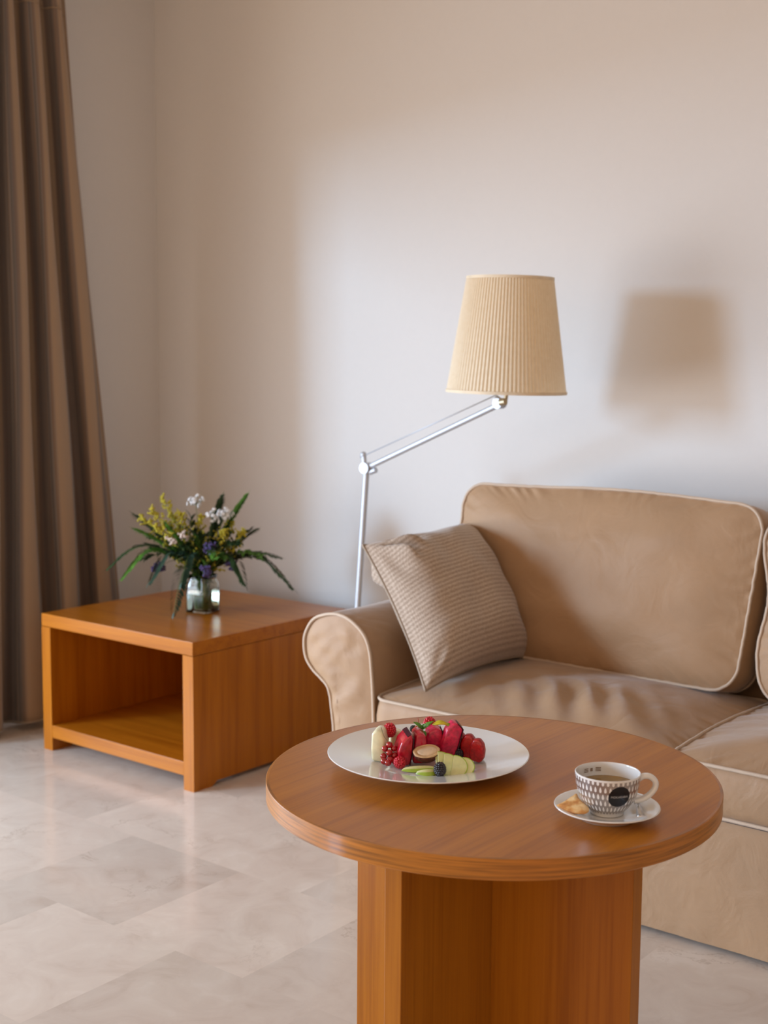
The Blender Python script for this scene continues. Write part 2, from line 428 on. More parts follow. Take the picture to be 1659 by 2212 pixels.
# ------------------------------------------------------------------ side table
def side_table():
    x1, y0 = -2.731, 2.579; W_, D_, H_ = .705, .696, .45; T = .043
    t = thing('side_table', (x1-W_/2, y0+D_/2, 0), 'low square open-fronted wooden side table under the flower vase', 'side table')
    hx, hy = W_/2, D_/2
    box('tabletop', (-hx, -hy, H_-T+.001), (hx, hy, H_), wood_x, t, .002)
    for s in (-1, 1):
        mb = MB(); f_ = .075; g = .0135
        poly = [(-hy, 0), (-hy+f_, 0), (-hy+f_+.02, g), (hy-f_-.02, g), (hy-f_, 0), (hy, 0), (hy, H_-T), (-hy, H_-T)]
        a, b = sorted((s*hx, s*(hx-T)))
        mb.prism(poly, a, b, 'x'); mb.build('side_panel', wood_z, t, smooth=False)
    box('shelf', (-hx+T, -hy, .043), (hx-T, hy-.03, .085), wood_x, t, .0015)
    box('back_panel', (-hx+T, hy-.03, .043), (hx-T, hy-.012, H_-T+.001), wood_z, t, 0)
side_table()

# ------------------------------------------------------------------ cushion builder
def rrect(w_, h_, rc, M=200):
    pts = []
    segs = []
    for cx, cy, a0 in ((w_/2-rc, -h_/2+rc, -90), (w_/2-rc, h_/2-rc, 0), (-w_/2+rc, h_/2-rc, 90), (-w_/2+rc, -h_/2+rc, 180)):
        for k in range(13):
            a = R(a0+90*k/12); segs.append((cx+rc*math.cos(a), cy+rc*math.sin(a)))
    segs.append(segs[0]); L = [0]
    for a, b in zip(segs, segs[1:]): L.append(L[-1]+math.dist(a, b))
    k = 0
    for i in range(M):
        d = L[-1]*i/M
        while L[k+1] < d: k += 1
        q = (d-L[k])/max(1e-9, L[k+1]-L[k]); pts.append((segs[k][0]+(segs[k+1][0]-segs[k][0])*q, segs[k][1]+(segs[k+1][1]-segs[k][1])*q))
    return pts
def cushion(name, w_, h_, th, rc, crown, mt, parent, M4, seed=0, crown_b=None, puck=.003, bulge=.01, wr=.004, deform=None, M=260, K=26, shape=2.2):
    """w,h plan size, th thickness at the seam; top side = +z"""
    out = rrect(w_, h_, rc, M); vs = []; fs = []
    if crown_b is None: crown_b = crown*.5
    def warp(v):
        if deform: v = deform(v)
        return M4 @ v
    pk = [noise.noise(Vector((i*.55, seed*7.1, 0)))+.6*noise.noise(Vector((i*1.3, seed*3.1, 5))) for i in range(M)]
    rows = []
    for side in (1, -1):
        for k in range(K, 0, -1) if side == -1 else range(1, K+1):
            s = (k/K); s = 1-(1-s)**1.5
            for i, (x, y) in enumerate(out):
                px, py = x*s, y*s
                c = (crown if side > 0 else crown_b)*(1-s**shape)
                nn = noise.noise(Vector((px*7+seed, py*7, side)))*wr + noise.noise(Vector((px*3+seed, py*16, side+4)))*wr*.7
                edge = math.exp(-((1-s)/.10)**2)*(1-math.exp(-((1-s)/.012)**2))
                z = side*(th/2+c+nn*(1-s**6)) + side*pk[i]*puck*edge*2
                rows.append(Vector((px, py, z)))
        if side == 1:
            nb = 5
            for b in range(1, nb):
                q = b/nb
                for i, (x, y) in enumerate(out):
                    n_ = Vector((x, y, 0)); n_ = n_.normalized() if n_.length else n_
                    o_ = math.sin(PI*q)*(bulge+.002*pk[(i*2) % M])
                    rows.append(Vector((x, y, th/2-th*q))+n_*o_)
    n_rows = len(rows)//M
    base = [warp(v) for v in rows]
    top = warp(Vector((0, 0, th/2+crown))); bot = warp(Vector((0, 0, -th/2-crown_b)))
    vs = base+[top, bot]
    for j in range(n_rows-1):
        for i in range(M): fs.append((j*M+i, j*M+(i+1) % M, (j+1)*M+(i+1) % M, (j+1)*M+i))
    e = len(base)
    for i in range(M):
        fs.append((e, (i+1) % M, i)); fs.append((e+1, (n_rows-1)*M+i, (n_rows-1)*M+(i+1) % M))
    mb = MB(); mb.add(vs, fs); o = mb.build(name, mt, parent)
    for sd in (1, -1):
        mb = MB(); pts = []
        for i, (x, y) in enumerate(out):
            n_ = Vector((x, y, 0)).normalized()
            pts.append(warp(Vector((x, y, sd*(th/2+.001)))+n_*(.003+.0015*pk[i])))
        mb.tube(pts, .0042, 7, closed=True); mb.build('piping', pipe_mat, o)
    return o

# ------------------------------------------------------------------ sofa
def sofa():
    X0 = -2.0335; W2 = .815; XM = X0+W2; XR = X0+2*W2+.01; YF = 2.548; YR = 3.43
    t = thing('sofa', (XM, 3.0, 0), 'beige slipcovered two-seat sofa with piped cushions and rolled arms', 'sofa')
    off = Vector((XM, 3.0, 0)); T0 = Matrix.Translation(-off)
    prof = [(-2.033, .348), (-2.036, .423), (-2.041, .479), (-2.047, .524), (-2.061, .559), (-2.085, .583), (-2.122, .603), (-2.164, .609), (-2.208, .600), (-2.241, .583), (-2.265, .548), (-2.271, .516), (-2.264, .479), (-2.241, .451), (-2.213, .432), (-2.190, .414), (-2.180, .390), (-2.174, .355), (-2.168, .315)]
    sm = [(v.x, v.y) for v in catmull([(a, b, 0) for a, b in prof], 5)]
    full = [(-2.033, .012), (-2.033, .1), (-2.033, .2)]+sm+[(-2.163, .22), (-2.160, .12), (-2.158, .012)]
    for side in (0, 1):
        def mx(x): return x if side == 0 else (XR+X0)-x
        mb = MB(); n = len(full); ys = [YF+.004, YF+.012, YF+.03]+[YF+.03+(YR-.05-YF-.03)*k/24 for k in range(1, 25)]+[YR-.02]
        vs = []
        cx, cz = -2.15, .42
        for k, y in enumerate(ys):
            ins = [.004, .001, 0][k] if k < 3 else (.015 if k == len(ys)-1 else 0)
            for i, (a, b) in enumerate(full):
                d = Vector((a-cx, b-cz)); L = max(d.length, 1e-6)
                w_ = noise.noise(Vector((a*9, y*5, b*9)))*.006*min(1, (y-YF)/.06)*(b > .05)
                pz = noise.noise(Vector((i*.6, 1.3, 0)))*.004*math.exp(-((y-YF-.03)/.025)**2)
                q = d*(1-(ins-w_-pz)/L)
                vs.append(Vector((mx(cx+q.x), y, max(.012, cz+q.y)))-off)
        fs = []
        for k in range(len(ys)-1):
            for i in range(n): fs.append((k*n+i, k*n+(i+1) % n, (k+1)*n+(i+1) % n, (k+1)*n+i))
        fs.append(tuple(range(n))); fs.append(tuple((len(ys)-1)*n+i for i in range(n))[::-1])
        mb.add(vs, fs); arm = mb.build('armrest', sofa_mat, t, angle=50)
        # gently padded front panel, filled by rings towards a spine inside the profile
        mb = MB(); K = 16; ring = full; M_ = len(ring); vs = []
        for k in range(K+1):
            s = k/K
            for i, (a, b) in enumerate(ring):
                tz = min(max(b, .06), .50); tx = -2.15 if b > .42 else -2.15+(.42-min(b, .42))*.13
                tx = min(tx, -2.10)
                px, pz = tx+(a-tx)*(1-s), tz+(b-tz)*(1-s)
                bl = .014*(1-(1-s)**2.4)
                wrk = noise.noise(Vector((px*13+pz*9, pz*26-px*12, 3)))*.0065*min(1, s*3)+noise.noise(Vector((px*30, pz*34, 9)))*.002*min(1, s*4)
                vs.append(Vector((mx(px), YF+.005-bl-wrk, pz))-off)
        fs = [(k*M_+i, k*M_+(i+1) % M_, (k+1)*M_+(i+1) % M_, (k+1)*M_+i) for k in range(K) for i in range(M_)]
        mb.add(vs, fs); mb.build('front_panel', sofa_mat, arm, recalc=False)
        mb = MB(); mb.tube([Vector((mx(a), YF+.001, b))-off for a, b in full], .0044, 7); mb.build('piping', pipe_mat, arm)
    # base and skirt, with a gently wavy cloth front
    mb = MB(); NX, NZ = 160, 14; vs = []
    for j in range(NZ+1):
        z = .012+(.292-.012)*j/NZ
        for i in range(NX+1):
            x = X0+.002+(XR-X0-.004)*i/NX
            y = YF+.010+noise.noise(Vector((x*7, z*3, 2)))*.004+noise.noise(Vector((x*35, 0, 7)))*.0015*(z < .05)
            vs.append(Vector((x, y, z))-off)
    fs = [(j*(NX+1)+i, j*(NX+1)+i+1, (j+1)*(NX+1)+i+1, (j+1)*(NX+1)+i) for j in range(NZ) for i in range(NX)]
    k = len(vs)
    b0 = Vector((0, .8, 0))
    for z in (.012, .292):
        for x in (X0+.002, XR-.002): vs.append(Vector((x, YR-.06, z))-off)
    c0, c1 = 0, NX; d0, d1 = NZ*(NX+1), NZ*(NX+1)+NX
    fs += [tuple([d0+i for i in range(NX+1)]+[k+3, k+2]), tuple([i for i in range(NX+1)]+[k+1, k])[::-1], (k, k+1, k+3, k+2)]
    fs += [tuple([j*(NX+1) for j in range(NZ+1)]+[k+2, k]), tuple([j*(NX+1)+NX for j in range(NZ+1)]+[k+3, k+1])[::-1]]
    mb.add(vs, fs); mb.build('seat_base', sofa_mat, t, angle=40)
    # back frame
    bf = box('backrest_frame', Vector((X0-.05, 3.22, .012))-off, Vector((XR+.05, YR, .74))-off, sofa_mat, t, .035, 4)
    for x in (X0+.0, XR-.05):
        for y in (YF+.05, YR-.12): box('foot', Vector((x, y, 0))-off, Vector((x+.05, y+.05, .013))-off, foot_mat, t, 0)
    # seat cushions: plan x,y
    for k in range(2):
        cx = X0+.408+k*(W2+.005); w_ = .812; d_ = .62; cy = YF-.003+d_/2
        def df(v, k=k):
            q = v.copy(); fr = (v.y+d_/2)/d_
            if v.z > 0: q.z += .012*math.sin(PI*min(1, fr*1.1))
            q.z += (.006 if k else -.001)
            # soft diagonal creases near the front
            if v.z > 0:
                e = max(0, 1-abs(v.x/(w_/2))**4)*max(0, 1-abs(v.y/(d_/2))**4)
                a = v.x*.8+v.y*.55
                amp = math.exp(-((v.y+.13)/.13)**2)*(math.exp(-((v.x-.08)/.22)**2))*(1 if k == 0 else .35)
                q.z += e*amp*.0075*math.sin(a*80+3*noise.noise(Vector((v.x*5, v.y*5, 1))))
            return q
        cushion('seat_cushion', w_, d_, .108, .045, .048, sofa_mat, t, T0 @ Matrix.Translation((cx, cy, .353)), seed=k*3+1, deform=df, bulge=.010, wr=.005, puck=.0026, shape=2.6)
    # back cushions: plan (x, z), top side faces the room (-y)
    for k in range(2):
        w_ = .905 if k == 0 else .80; h_ = .475; th = .125
        cx = -1.700 if k == 0 else -.815; cz = .672 if k == 0 else .668; cy = 3.135 if k == 0 else 3.115
        tilt = R(-13)
        M_ = T0 @ Matrix.Translation((cx, cy, cz)) @ Matrix.Rotation(tilt, 4, 'X') @ Matrix(((1, 0, 0, 0), (0, 0, -1, 0), (0, 1, 0, 0), (0, 0, 0, 1))) @ Matrix.Rotation(R(-.5 if k == 0 else 1.5), 4, 'Z')
        def df2(v, k=k):
            q = v.copy()
            yy = v.y/(h_/2)
            q.x *= 1-.035*(-yy+1)/2*1.2     # a little narrower at the bottom
            q.y += .006*math.sin(v.x*7+1)*(yy > 0)
            if k == 1: q.x += .010*math.sin(v.y*22+1)*(v.x < -.3)
            return q
        cushion('back_cushion', w_, h_, th, .07, .062, sofa_mat, t, M_, seed=k*5+2, deform=df2, bulge=.012, wr=.006, puck=.004, crown_b=.02, shape=2.4)
sofa()

# ------------------------------------------------------------------ throw pillow
def pillow():
    BL, BR, TL, TR = Vector((-1.868, 2.548, .452)), Vector((-1.878, 3.045, .455)), Vector((-2.165, 2.664, .778)), Vector((-2.150, 3.104, .796))
    nrm = (BR-BL).cross(TL-BL).normalized()
    if nrm.x < 0: nrm = -nrm
    c = (BL+BR+TL+TR)/4
    t = thing('throw_pillow', (c.x, c.y, BL.z), 'square ribbed taupe throw pillow leaning on the sofa armrest', 'pillow')
    o0 = Vector((c.x, c.y, BL.z)); n = 90; vs = []; uv = []
    for side, th in ((1, .112), (-1, .032)):
        for j in range(n+1):
            for i in range(n+1):
                a, b = i/n, j/n
                # edges pull in between the corners
                aa, bb = 2*a-1, 2*b-1
                pin = .085
                ca = aa*(1-pin*(1-bb*bb)*abs(aa)**3) ; cb_ = bb*(1-pin*(1-aa*aa)*abs(bb)**3)
                a2, b2 = (ca+1)/2, (cb_+1)/2
                p_ = (BL*(1-a2)+BR*a2)*(1-b2)+(TL*(1-a2)+TR*a2)*b2
                prof = (max(0, 1-abs(aa)**4.5)*max(0, 1-abs(bb)**4.5))**.55*(1+.25*(1-aa*aa)*(1-bb*bb))/1.12
                fade = min(1, 6*(1-abs(aa)))*min(1, 6*(1-abs(bb)))
                wr = noise.noise(Vector((aa*2.5, bb*2.5, side*3)))*.012
                # creases gathered into the top left corner
                dc = math.hypot(aa+1, bb-1); ang = math.atan2(1-bb, aa+1)
                wr += .030*math.sin(ang*12+.6)*math.exp(-((dc-.36)/.24)**2)
                dc = math.hypot(aa+1, bb+1); ang = math.atan2(bb+1, aa+1)
                wr += .008*math.sin(ang*9+1)*math.exp(-((dc-.22)/.14)**2)
                hh = th*prof+wr*fade*min(1, prof*1.6)
                vs.append(p_+nrm*side*hh-o0); uv.append((a, b))
    fs = []; m_ = (n+1)**2
    for j in range(n):
        for i in range(n):
            q = j*(n+1)+i; fs.append((q, q+1, q+n+2, q+n+1)); fs.append((m_+q, m_+q+n+1, m_+q+n+2, m_+q+1))
    mb = MB(); mb.add(vs, fs); o = mb.build('pillow_cover', pillow_mat, t)
    ul = o.data.uv_layers.new(name='uv')
    for p_ in o.data.polygons:
        for li in p_.loop_indices: ul.data[li].uv = uv[o.data.loops[li].vertex_index]
    mb = MB(); idx = [i for i in range(n+1)]+[j*(n+1)+n for j in range(1, n+1)]+[n*(n+1)+i for i in range(n-1, -1, -1)]+[j*(n+1) for j in range(n-1, 0, -1)]
    mb.tube([vs[i] for i in idx], .0032, 6, closed=True); mb.build('seam', simple('pillow_seam', (.34, .26, .19), .85), t)
pillow()

# ------------------------------------------------------------------ floor lamp
def lamp():
    B = Vector((-2.566, 3.09, 0))
    t = thing('floor_lamp', B, 'jointed silver floor lamp with a pleated cream shade behind the sofa arm', 'floor lamp')
    mb = MB(); mb.lathe([(0, 0), (.083, 0), (.085, .004), (.083, .014), (.06, .019), (.014, .022), (.012, .04), (0, .04)], 48); mb.build('base', silver, t, angle=40)
    E_ = Vector((-2.497, 3.09, .942))-B
    mb = MB(); mb.tube([(0, 0, .03), E_], .0095, 16); mb.build('pole', silver, t, angle=40)
    J = Vector((-2.011, 3.09, 1.150))-B
    dr = (J-E_).normalized(); nn = Vector((-dr.z, 0, dr.x))
    mb = MB(); mb.tube([E_, J], .0085, 16); mb.build('arm', silver, t, angle=40)
    mb = MB(); mb.tube([E_+nn*.034+Vector((-.012, 0, 0)), J+nn*.030+Vector((.004, 0, 0))], .0018, 8); mb.build('tension_rod', silver, t)
    mb = MB(); mb.tube([E_+Vector((0, -.016, 0)), E_+Vector((0, .016, 0))], .017, 20)
    mb.tube([E_+Vector((-.004, 0, -.03)), E_+Vector((-.012, 0, .038))], .008, 12); mb.ball(E_+Vector((-.013, 0, .040)), .010)
    mb.tube([E_+Vector((.012, 0, -.012)), E_+Vector((.036, 0, -.004))], .009, 10)
    mb.build('elbow_joint', silver, t, angle=40)
    mb = MB(); mb.tube([J+Vector((-.006, -.015, 0)), J+Vector((-.006, .015, 0))], .015, 20)
    mb.tube([J+Vector((-.02, 0, .012)), J+Vector((.006, 0, -.004))], .012, 12); mb.build('head_joint', silver, t, angle=40)
    mb = MB(); mb.tube([J+Vector((.004, -.013, .003)), J+Vector((.022, -.013, .006))], .010, 14)
    mb.tube([J+Vector((.012, 0, 0)), J+Vector((.020, 0, .05))], .006, 10)
    mb.tube([J+Vector((.018, 0, .045)), J+Vector((.020, 0, .10))], .016, 16); tag(mb.build('socket', brass, t, angle=40), 'brass coloured socket', None)
    S = Vector((-1.996, 3.09, 1.180))-B
    mb = MB(); mb.ball(S+Vector((0, 0, .13)), (.028, .028, .038), 16); mb.tube([S+Vector((0, 0, .06)), S+Vector((0, 0, .10))], .014, 12); mb.build('bulb', bulb_mat, t)
    # pleated conical shade
    n = 92*6; H_ = .319; r0, r1 = .1655, .1180; prof = [0, .25, .5, .75, 1]
    tilt = Matrix.Translation(S) @ Matrix.Rotation(R(1.3), 4, 'Y')
    vs = []
    for q in prof:
        rr = r0+(r1-r0)*q; dep = .0030
        for i in range(n):
            k = i % 6; d = (0, .75, 1, 1, .5, -.15)[k]*dep
            a = 2*PI*i/n; vs.append(tilt @ Vector(((rr+d)*math.cos(a), (rr+d)*math.sin(a), H_*q)))
    fs = [(j*n+i, j*n+(i+1) % n, (j+1)*n+(i+1) % n, (j+1)*n+i) for j in range(len(prof)-1) for i in range(n)]
    mb = MB(); mb.add(vs, fs); sh = mb.build('lamp_shade', shade_mat, t, angle=25, recalc=False)
    for zz, rr in ((0, r0), (H_, r1)):
        mb = MB(); L = []
        m2 = MB(); s_ = 1 if zz == 0 else -1
        m2.lathe([(rr+.0042, zz-.001*s_), (rr+.0046, zz+.007*s_), (rr+.0030, zz+.0075*s_), (rr-.002, zz+.006*s_), (rr-.002, zz-.001*s_), (rr+.0042, zz-.001*s_)], 96)
        m2.f = [f for f in m2.f if len(f) == 4]; m2.xf(tilt); m2.build('shade_trim', trim_mat, sh, angle=40)
    mb = MB()
    for k in range(3):
        a = 2*PI*k/3+.4; mb.tube([tilt @ Vector((0, 0, .10)), tilt @ Vector(((r0-.008)*math.cos(a), (r0-.008)*math.sin(a), .06))], .0015, 6)
    mb.build('shade_carrier', silver, sh)
lamp()

# ------------------------------------------------------------------ round table
TC = Vector((-1.084, 1.655, 0)); TH = .62; TR_ = .3505
def round_table():
    t = thing('round_table', TC, 'round wooden pedestal table holding the fruit plate and coffee', 'table')
    mb = MB(); r_ = TR_; e = .0012; th = .030
    mb.lathe([(0, TH-th+.002), (r_-.004, TH-th+.002), (r_-.004, TH-.0006), (r_-.0045, TH), (0, TH)], 160); mb.build('tabletop', wood_top, t, angle=30)
    mb = MB(); mb.lathe([(r_-.0045, TH-th), (r_-e, TH-th), (r_, TH-th+e), (r_, TH-e), (r_-e*.6, TH-.0002), (r_-.0045, TH+.0001)], 160)
    mb.f = [f for f in mb.f if len(f) == 4]; mb.build('edge_band', edge_mat, t, angle=30)
    L, T = .254, .030; M_ = Matrix.Rotation(.0157, 4, 'Z')
    for k in range(2):
        if k == 0: a, b = (-L, -T/2, 0), (L, T/2, TH-th+.002)
        else: a, b = (-T/2, -L, 0), (T/2, L, TH-th+.002)
        o = box('pedestal_panel', a, b, wood_ped, t, .0012); o.data.transform(M_)
round_table()

# ------------------------------------------------------------------ plate and food
PC = Vector((-1.186, 1.627, TH)); RR = Vector((math.cos(.666), math.sin(.666), 0)); FF = Vector((-math.sin(.666), math.cos(.666), 0))
ZP = .0125     # height of the plate's well above the table
def pl(u, v, h=0): return PC+RR*u+FF*v+Vector((0, 0, ZP+h))
def put(o, u, v, h, rx=0, ry=0, rz=0):
    o.location = pl(u, v, h); o.rotation_euler = (Matrix.Rotation(.666+R(rz), 3, 'Z') @ Matrix.Rotation(R(rx), 3, 'X') @ Matrix.Rotation(R(ry), 3, 'Y')).to_euler()
    return o
mb = MB(); mb.lathe([(0, .001), (.070, .001), (.072, 0), (.078, 0), (.080, .002), (.100, .0095), (.150, .0195), (.1585, .0225), (.1600, .0240), (.1588, .0250), (.150, .0232), (.105, .0158), (.094, .0135), (.086, .0118), (.078, .0112), (0, ZP-.0015)], 128)
o = mb.build('dinner_plate', porcelain, None, angle=50); o.location = PC
tag(o, 'large round white porcelain plate of cut fruit on the round table', 'plate')

red_flesh = simple('raspberry_red', (.55, .006, .02), .35, 0, .25, 300, .5, sss=.15, coat=.3)
pink_flesh = simple('dragon_fruit_pink', (.62, .018, .075), .32, 0, .35, 160, .5, sss=.15, coat=.4)
red_wedge_m = simple('plum_flesh_red', (.50, .008, .03), .25, 0, .4, 90, .5, sss=.1, coat=.6)
dark_skin = simple('dark_fruit_skin', (.06, .012, .02), .3, 0, .3, 90)
melon_m = simple('pale_melon_flesh', (.80, .76, .50), .4, 0, .08, 90, .5, sss=.2, coat=.2)
apple_m = simple('apple_flesh', (.72, .72, .34), .4, 0, .06, 120, .5, sss=.15, coat=.2)
apple_skin = simple('green_apple_skin', (.36, .50, .05), .3, 0, .15, 60)
currant_m = simple('red_currant', (.36, .003, .006), .08, 0, .2, 200, .6, sss=.2, coat=.8)
black_m = simple('blackberry', (.012, .008, .014), .22, 0, .4, 200, .6, coat=.4)
mint_m = simple('mint_leaf', (.10, .26, .03), .4, 0, .35, 200, .5, bmp=.5)
stem_m = simple('berry_stem', (.20, .13, .04), .6)
redstem_m = simple('red_stem', (.45, .08, .05), .6)
rind_m = simple('brown_fruit_rind', (.12, .03, .015), .55, 0, .4, 200, bmp=.8)
cream_m = simple('cream_fruit_centre', (.70, .52, .33), .4, 0, .12, 90, coat=.3)
cream_rim = simple('cream_fruit_rim', (.66, .43, .22), .5, 0, .15, 120)
straw_m = simple('strawberry_cut_red', (.38, .004, .007), .35, 0, .3, 240, .5, coat=.5, bmp=.4)
lime_m = simple('yellow_green_peel', (.66, .55, .03), .35, 0, .2, 60)
green_m = simple('lime_green_tip', (.30, .45, .04), .4)

def drupe(name, mt, r_, tall, n, label, cat, group, u, v, h, rx=0, ry=0, rz=0, calyx=None):
    t = thing(name, (0, 0, 0), label, cat, group)
    mb = MB(); rows = 7
    mb.ball((0, 0, 0), (r_*.86, r_*.86, r_*tall*.88), 14)
    for i in range(rows):
        q = (i+.5)/rows; zz = -1+2*q; rad = math.sqrt(max(0, 1-zz*zz))*(1 if zz < 0 else .96); m_ = max(1, int(2*PI*rad*r_/(r_*.40)))
        for j in range(m_):
            a = 2*PI*(j+.5*(i % 2))/m_
            mb.ball((r_*.82*rad*math.cos(a), r_*.82*rad*math.sin(a), r_*.84*tall*zz), r_*.235, 8)
    mb.build('berry_flesh', mt, t)
    return put(t, u, v, h, rx, ry, rz)
drupe('raspberry', red_flesh, .0108, 1.12, 0, 'raspberry perched on the pale melon piece at the left', 'raspberry', 'raspberries on the plate', -.0615, .012, .0425)
drupe('raspberry', red_flesh, .0105, 1.1, 0, 'raspberry at the top back behind the mint sprig', 'raspberry', 'raspberries on the plate', .003, .034, .0475, rx=20)
drupe('raspberry', red_flesh, .0100, 1.05, 0, 'raspberry at the front foot of the red wedge beside the currants', 'raspberry', 'raspberries on the plate', -.0455, -.052, .0095, rx=70)
drupe('blackberry', black_m, .0098, 1.18, 0, 'blackberry in front of the green apple slices', 'blackberry', 'blackberries on the plate', .0150, -.088, .0105)
drupe('blackberry', black_m, .0092, 1.15, 0, 'blackberry behind the strawberry slices at the right', 'blackberry', 'blackberries on the plate', .0800, .012, .0120)
drupe('blackberry', black_m, .0060, 1.0, 0, 'small dark berry on top between the red wedge and the mint', 'blackberry', None, -.0235, .018, .0430)
drupe('blackberry', black_m, .0085, 1.1, 0, 'blackberry in shade between the pink slab and strawberries', 'blackberry', 'blackberries on the plate', .0480, -.004, .0100)

def crescent(name, label, cat, flesh, skin, Rr, th, a0, a1, inner, u, v, h, rx=0, ry=0, rz=0, group=None, back=False, skin_t=.0012, flesh_name='flesh'):
    """a slice standing in the local xz plane; skin follows the outer arc"""
    t = thing(name, (0, 0, 0), label, cat, group); n = 20
    arc = [(Rr*math.cos(R(a0+(a1-a0)*k/n)), Rr*math.sin(R(a0+(a1-a0)*k/n))) for k in range(n+1)]
    if inner > 0: inn = [(inner*x/Rr, inner*z/Rr) for x, z in reversed(arc)]
    else: inn = [] if abs(a1-a0) <= 180.1 else []
    mb = MB(); mb.prism(arc+inn, -th/2, th/2, 'y'); mb.build(flesh_name, flesh, t, angle=40)
    if skin:
        mb = MB(); o_ = [((Rr+skin_t)*x/Rr, (Rr+skin_t)*z/Rr) for x, z in reversed(arc)]
        mb.prism([(x*1.001, z*1.001) for x, z in arc]+o_, -th/2-.0002, th/2+.0002, 'y'); mb.build('skin', skin, t, angle=40)
    return put(t, u, v, h, rx, ry, rz)
# melon pieces
def block(name, label, cat, mt, poly, y0, y1, u, v, h, rx=0, ry=0, rz=0, group=None, skin=None, skin_side=1, bev=.0022):
    t = thing(name, (0, 0, 0), label, cat, group)
    bm = bmesh.new(); a = [bm.verts.new((x, y0, z)) for x, z in poly]; b = [bm.verts.new((x, y1, z)) for x, z in poly]
    bm.faces.new(a); bm.faces.new(b[::-1])
    for i in range(len(poly)): bm.faces.new((a[i-1], a[i], b[i], b[i-1]))
    bmesh.ops.recalc_face_normals(bm, faces=bm.faces)
    bmesh.ops.bevel(bm, geom=list(bm.edges), offset=bev, segments=3, affect='EDGES', profile=.5)
    me = bpy.data.meshes.new('flesh'); bm.to_mesh(me); bm.free(); me.polygons.foreach_set('use_smooth', [True]*len(me.polygons)); me.materials.append(mt)
    o_ = bpy.data.objects.new('flesh', me); COL.objects.link(o_); o_.parent = t
    if skin:
        xs = [p_[0] for p_ in poly]; mb = MB(); xe = (max(xs) if skin_side > 0 else min(xs))
        side_pts = sorted([p_ for p_ in poly if abs(p_[0]-xe) < .012], key=lambda q: q[1])
        s_ = .0012*skin_side
        mb.prism([(p_[0], p_[1]) for p_ in side_pts]+[(p_[0]+s_, p_[1]) for p_ in reversed(side_pts)], y0+.001, y1-.001, 'y'); mb.build('skin', skin, t, angle=30)
    return put(t, u, v, h, rx, ry, rz)
block('melon_piece', 'tall pale melon piece standing at the left edge of the fruit', 'melon piece', melon_m, [(-.010, 0), (.009, -.002), (.0115, .030), (.008, .047), (-.003, .050), (-.0105, .044), (-.0115, .018)], -.012, .024, -.0775, -.008, .001, group='melon pieces on the plate', rz=-12, bev=.004)
block('melon_piece', 'pale melon piece standing behind the raspberry and the red wedge', 'melon piece', melon_m, [(-.013, 0), (.012, 0), (.013, .025), (.008, .036), (-.004, .038), (-.013, .03)], -.010, .012, -.050, .030, .001, group='melon pieces on the plate', rz=15, bev=.004)
# red and pink slices
def slab(name, label, mt, prof, th, skin, u, v, h, rx, ry, rz, skin_side, grp='red and pink fruit slices on the plate'):
    return block(name, label, 'fruit slice', mt, prof, -th/2, th/2, u, v, h, rx, ry, rz, grp, skin, skin_side, .0036)
slab('red_fruit_slice', 'glossy red crescent slice nearest the currants, with dark skin', red_wedge_m, [(-.008, 0), (.010, 0), (.0125, .020), (.012, .045), (.008, .052), (.002, .048), (-.006, .038), (-.0105, .022)], .034, dark_skin, -.0435, -.022, .001, 6, 3, 14, 1)
slab('red_fruit_slice', 'dark red slice between the glossy crescent and the nut half', red_wedge_m, [(-.008, 0), (.012, 0), (.013, .03), (.010, .046), (.002, .051), (-.006, .047), (-.009, .02)], .034, None, -.0195, -.012, .001, 4, 2, 10, 1)
slab('pink_fruit_slice', 'pink slice standing behind the cream coloured nut half', pink_flesh, [(-.014, 0), (.014, 0), (.015, .03), (.012, .047), (.002, .051), (-.010, .044), (-.015, .02)], .026, dark_skin, .0045, .012, .001, 5, 4, 8, 1)
slab('pink_fruit_slice', 'tallest bright pink slice leaning to the right beside the strawberries', pink_flesh, [(-.013, 0), (.011, 0), (.016, .028), (.020, .052), (.011, .061), (.004, .063), (-.006, .050), (-.012, .025)], .022, dark_skin, .0285, .001, .001, 6, 4, 10, 1)
# strawberry slices
for k, (u, v, h, s, lab) in enumerate([(.0505, .012, .001, .95, 'strawberry slice nearest the tall pink slice'), (.0640, -.002, .001, .98, 'middle strawberry slice of the three at the right'), (.0765, -.018, .001, .92, 'rightmost strawberry slice, lowest at the front right')]):
    P = [(-.011*s, .002), (.006*s, 0), (.0125*s, .008), (.0135*s, .022), (.010*s, .036*s), (.002, .044*s), (-.008*s, .042*s), (-.0135*s, .028), (-.014*s, .012)]
    block('strawberry_slice', lab, 'strawberry slice', straw_m, P, -.006, .006, u, v, h, 8, 6, -24, 'strawberry slices on the plate', bev=.0036)
# nut or tamarillo half
def half_fruit():
    t = thing('halved_fruit', (0, 0, 0), 'halved brown-skinned fruit with a cream centre at the middle of the plate', 'fruit half')
    mb = MB(); mb.ball((0, 0, 0), (.0215, .0150, .020), 28, fn=lambda q: Vector((q.x, q.y, min(q.z, .02)))); mb.build('rind', rind_m, t)
    mb = MB(); mb.lathe([(0, -.001), (1, -.001), (1.0, .0012), (.86, .0020), (.80, .0008), (0, .0008)], 40)
    mb.v = [(x*.0212*(1+.02*math.sin(9*math.atan2(y, x))), y*.0148, z) for x, y, z in mb.v]; mb.build('cut_rim', cream_rim, t)
    mb = MB(); mb.ball((.0012, .0006, .0004), (.0160, .0105, .0030), 28); mb.build('centre', cream_m, t)
    put(t, -.0040, -.040, .0235, 27, -6, 6)
half_fruit()
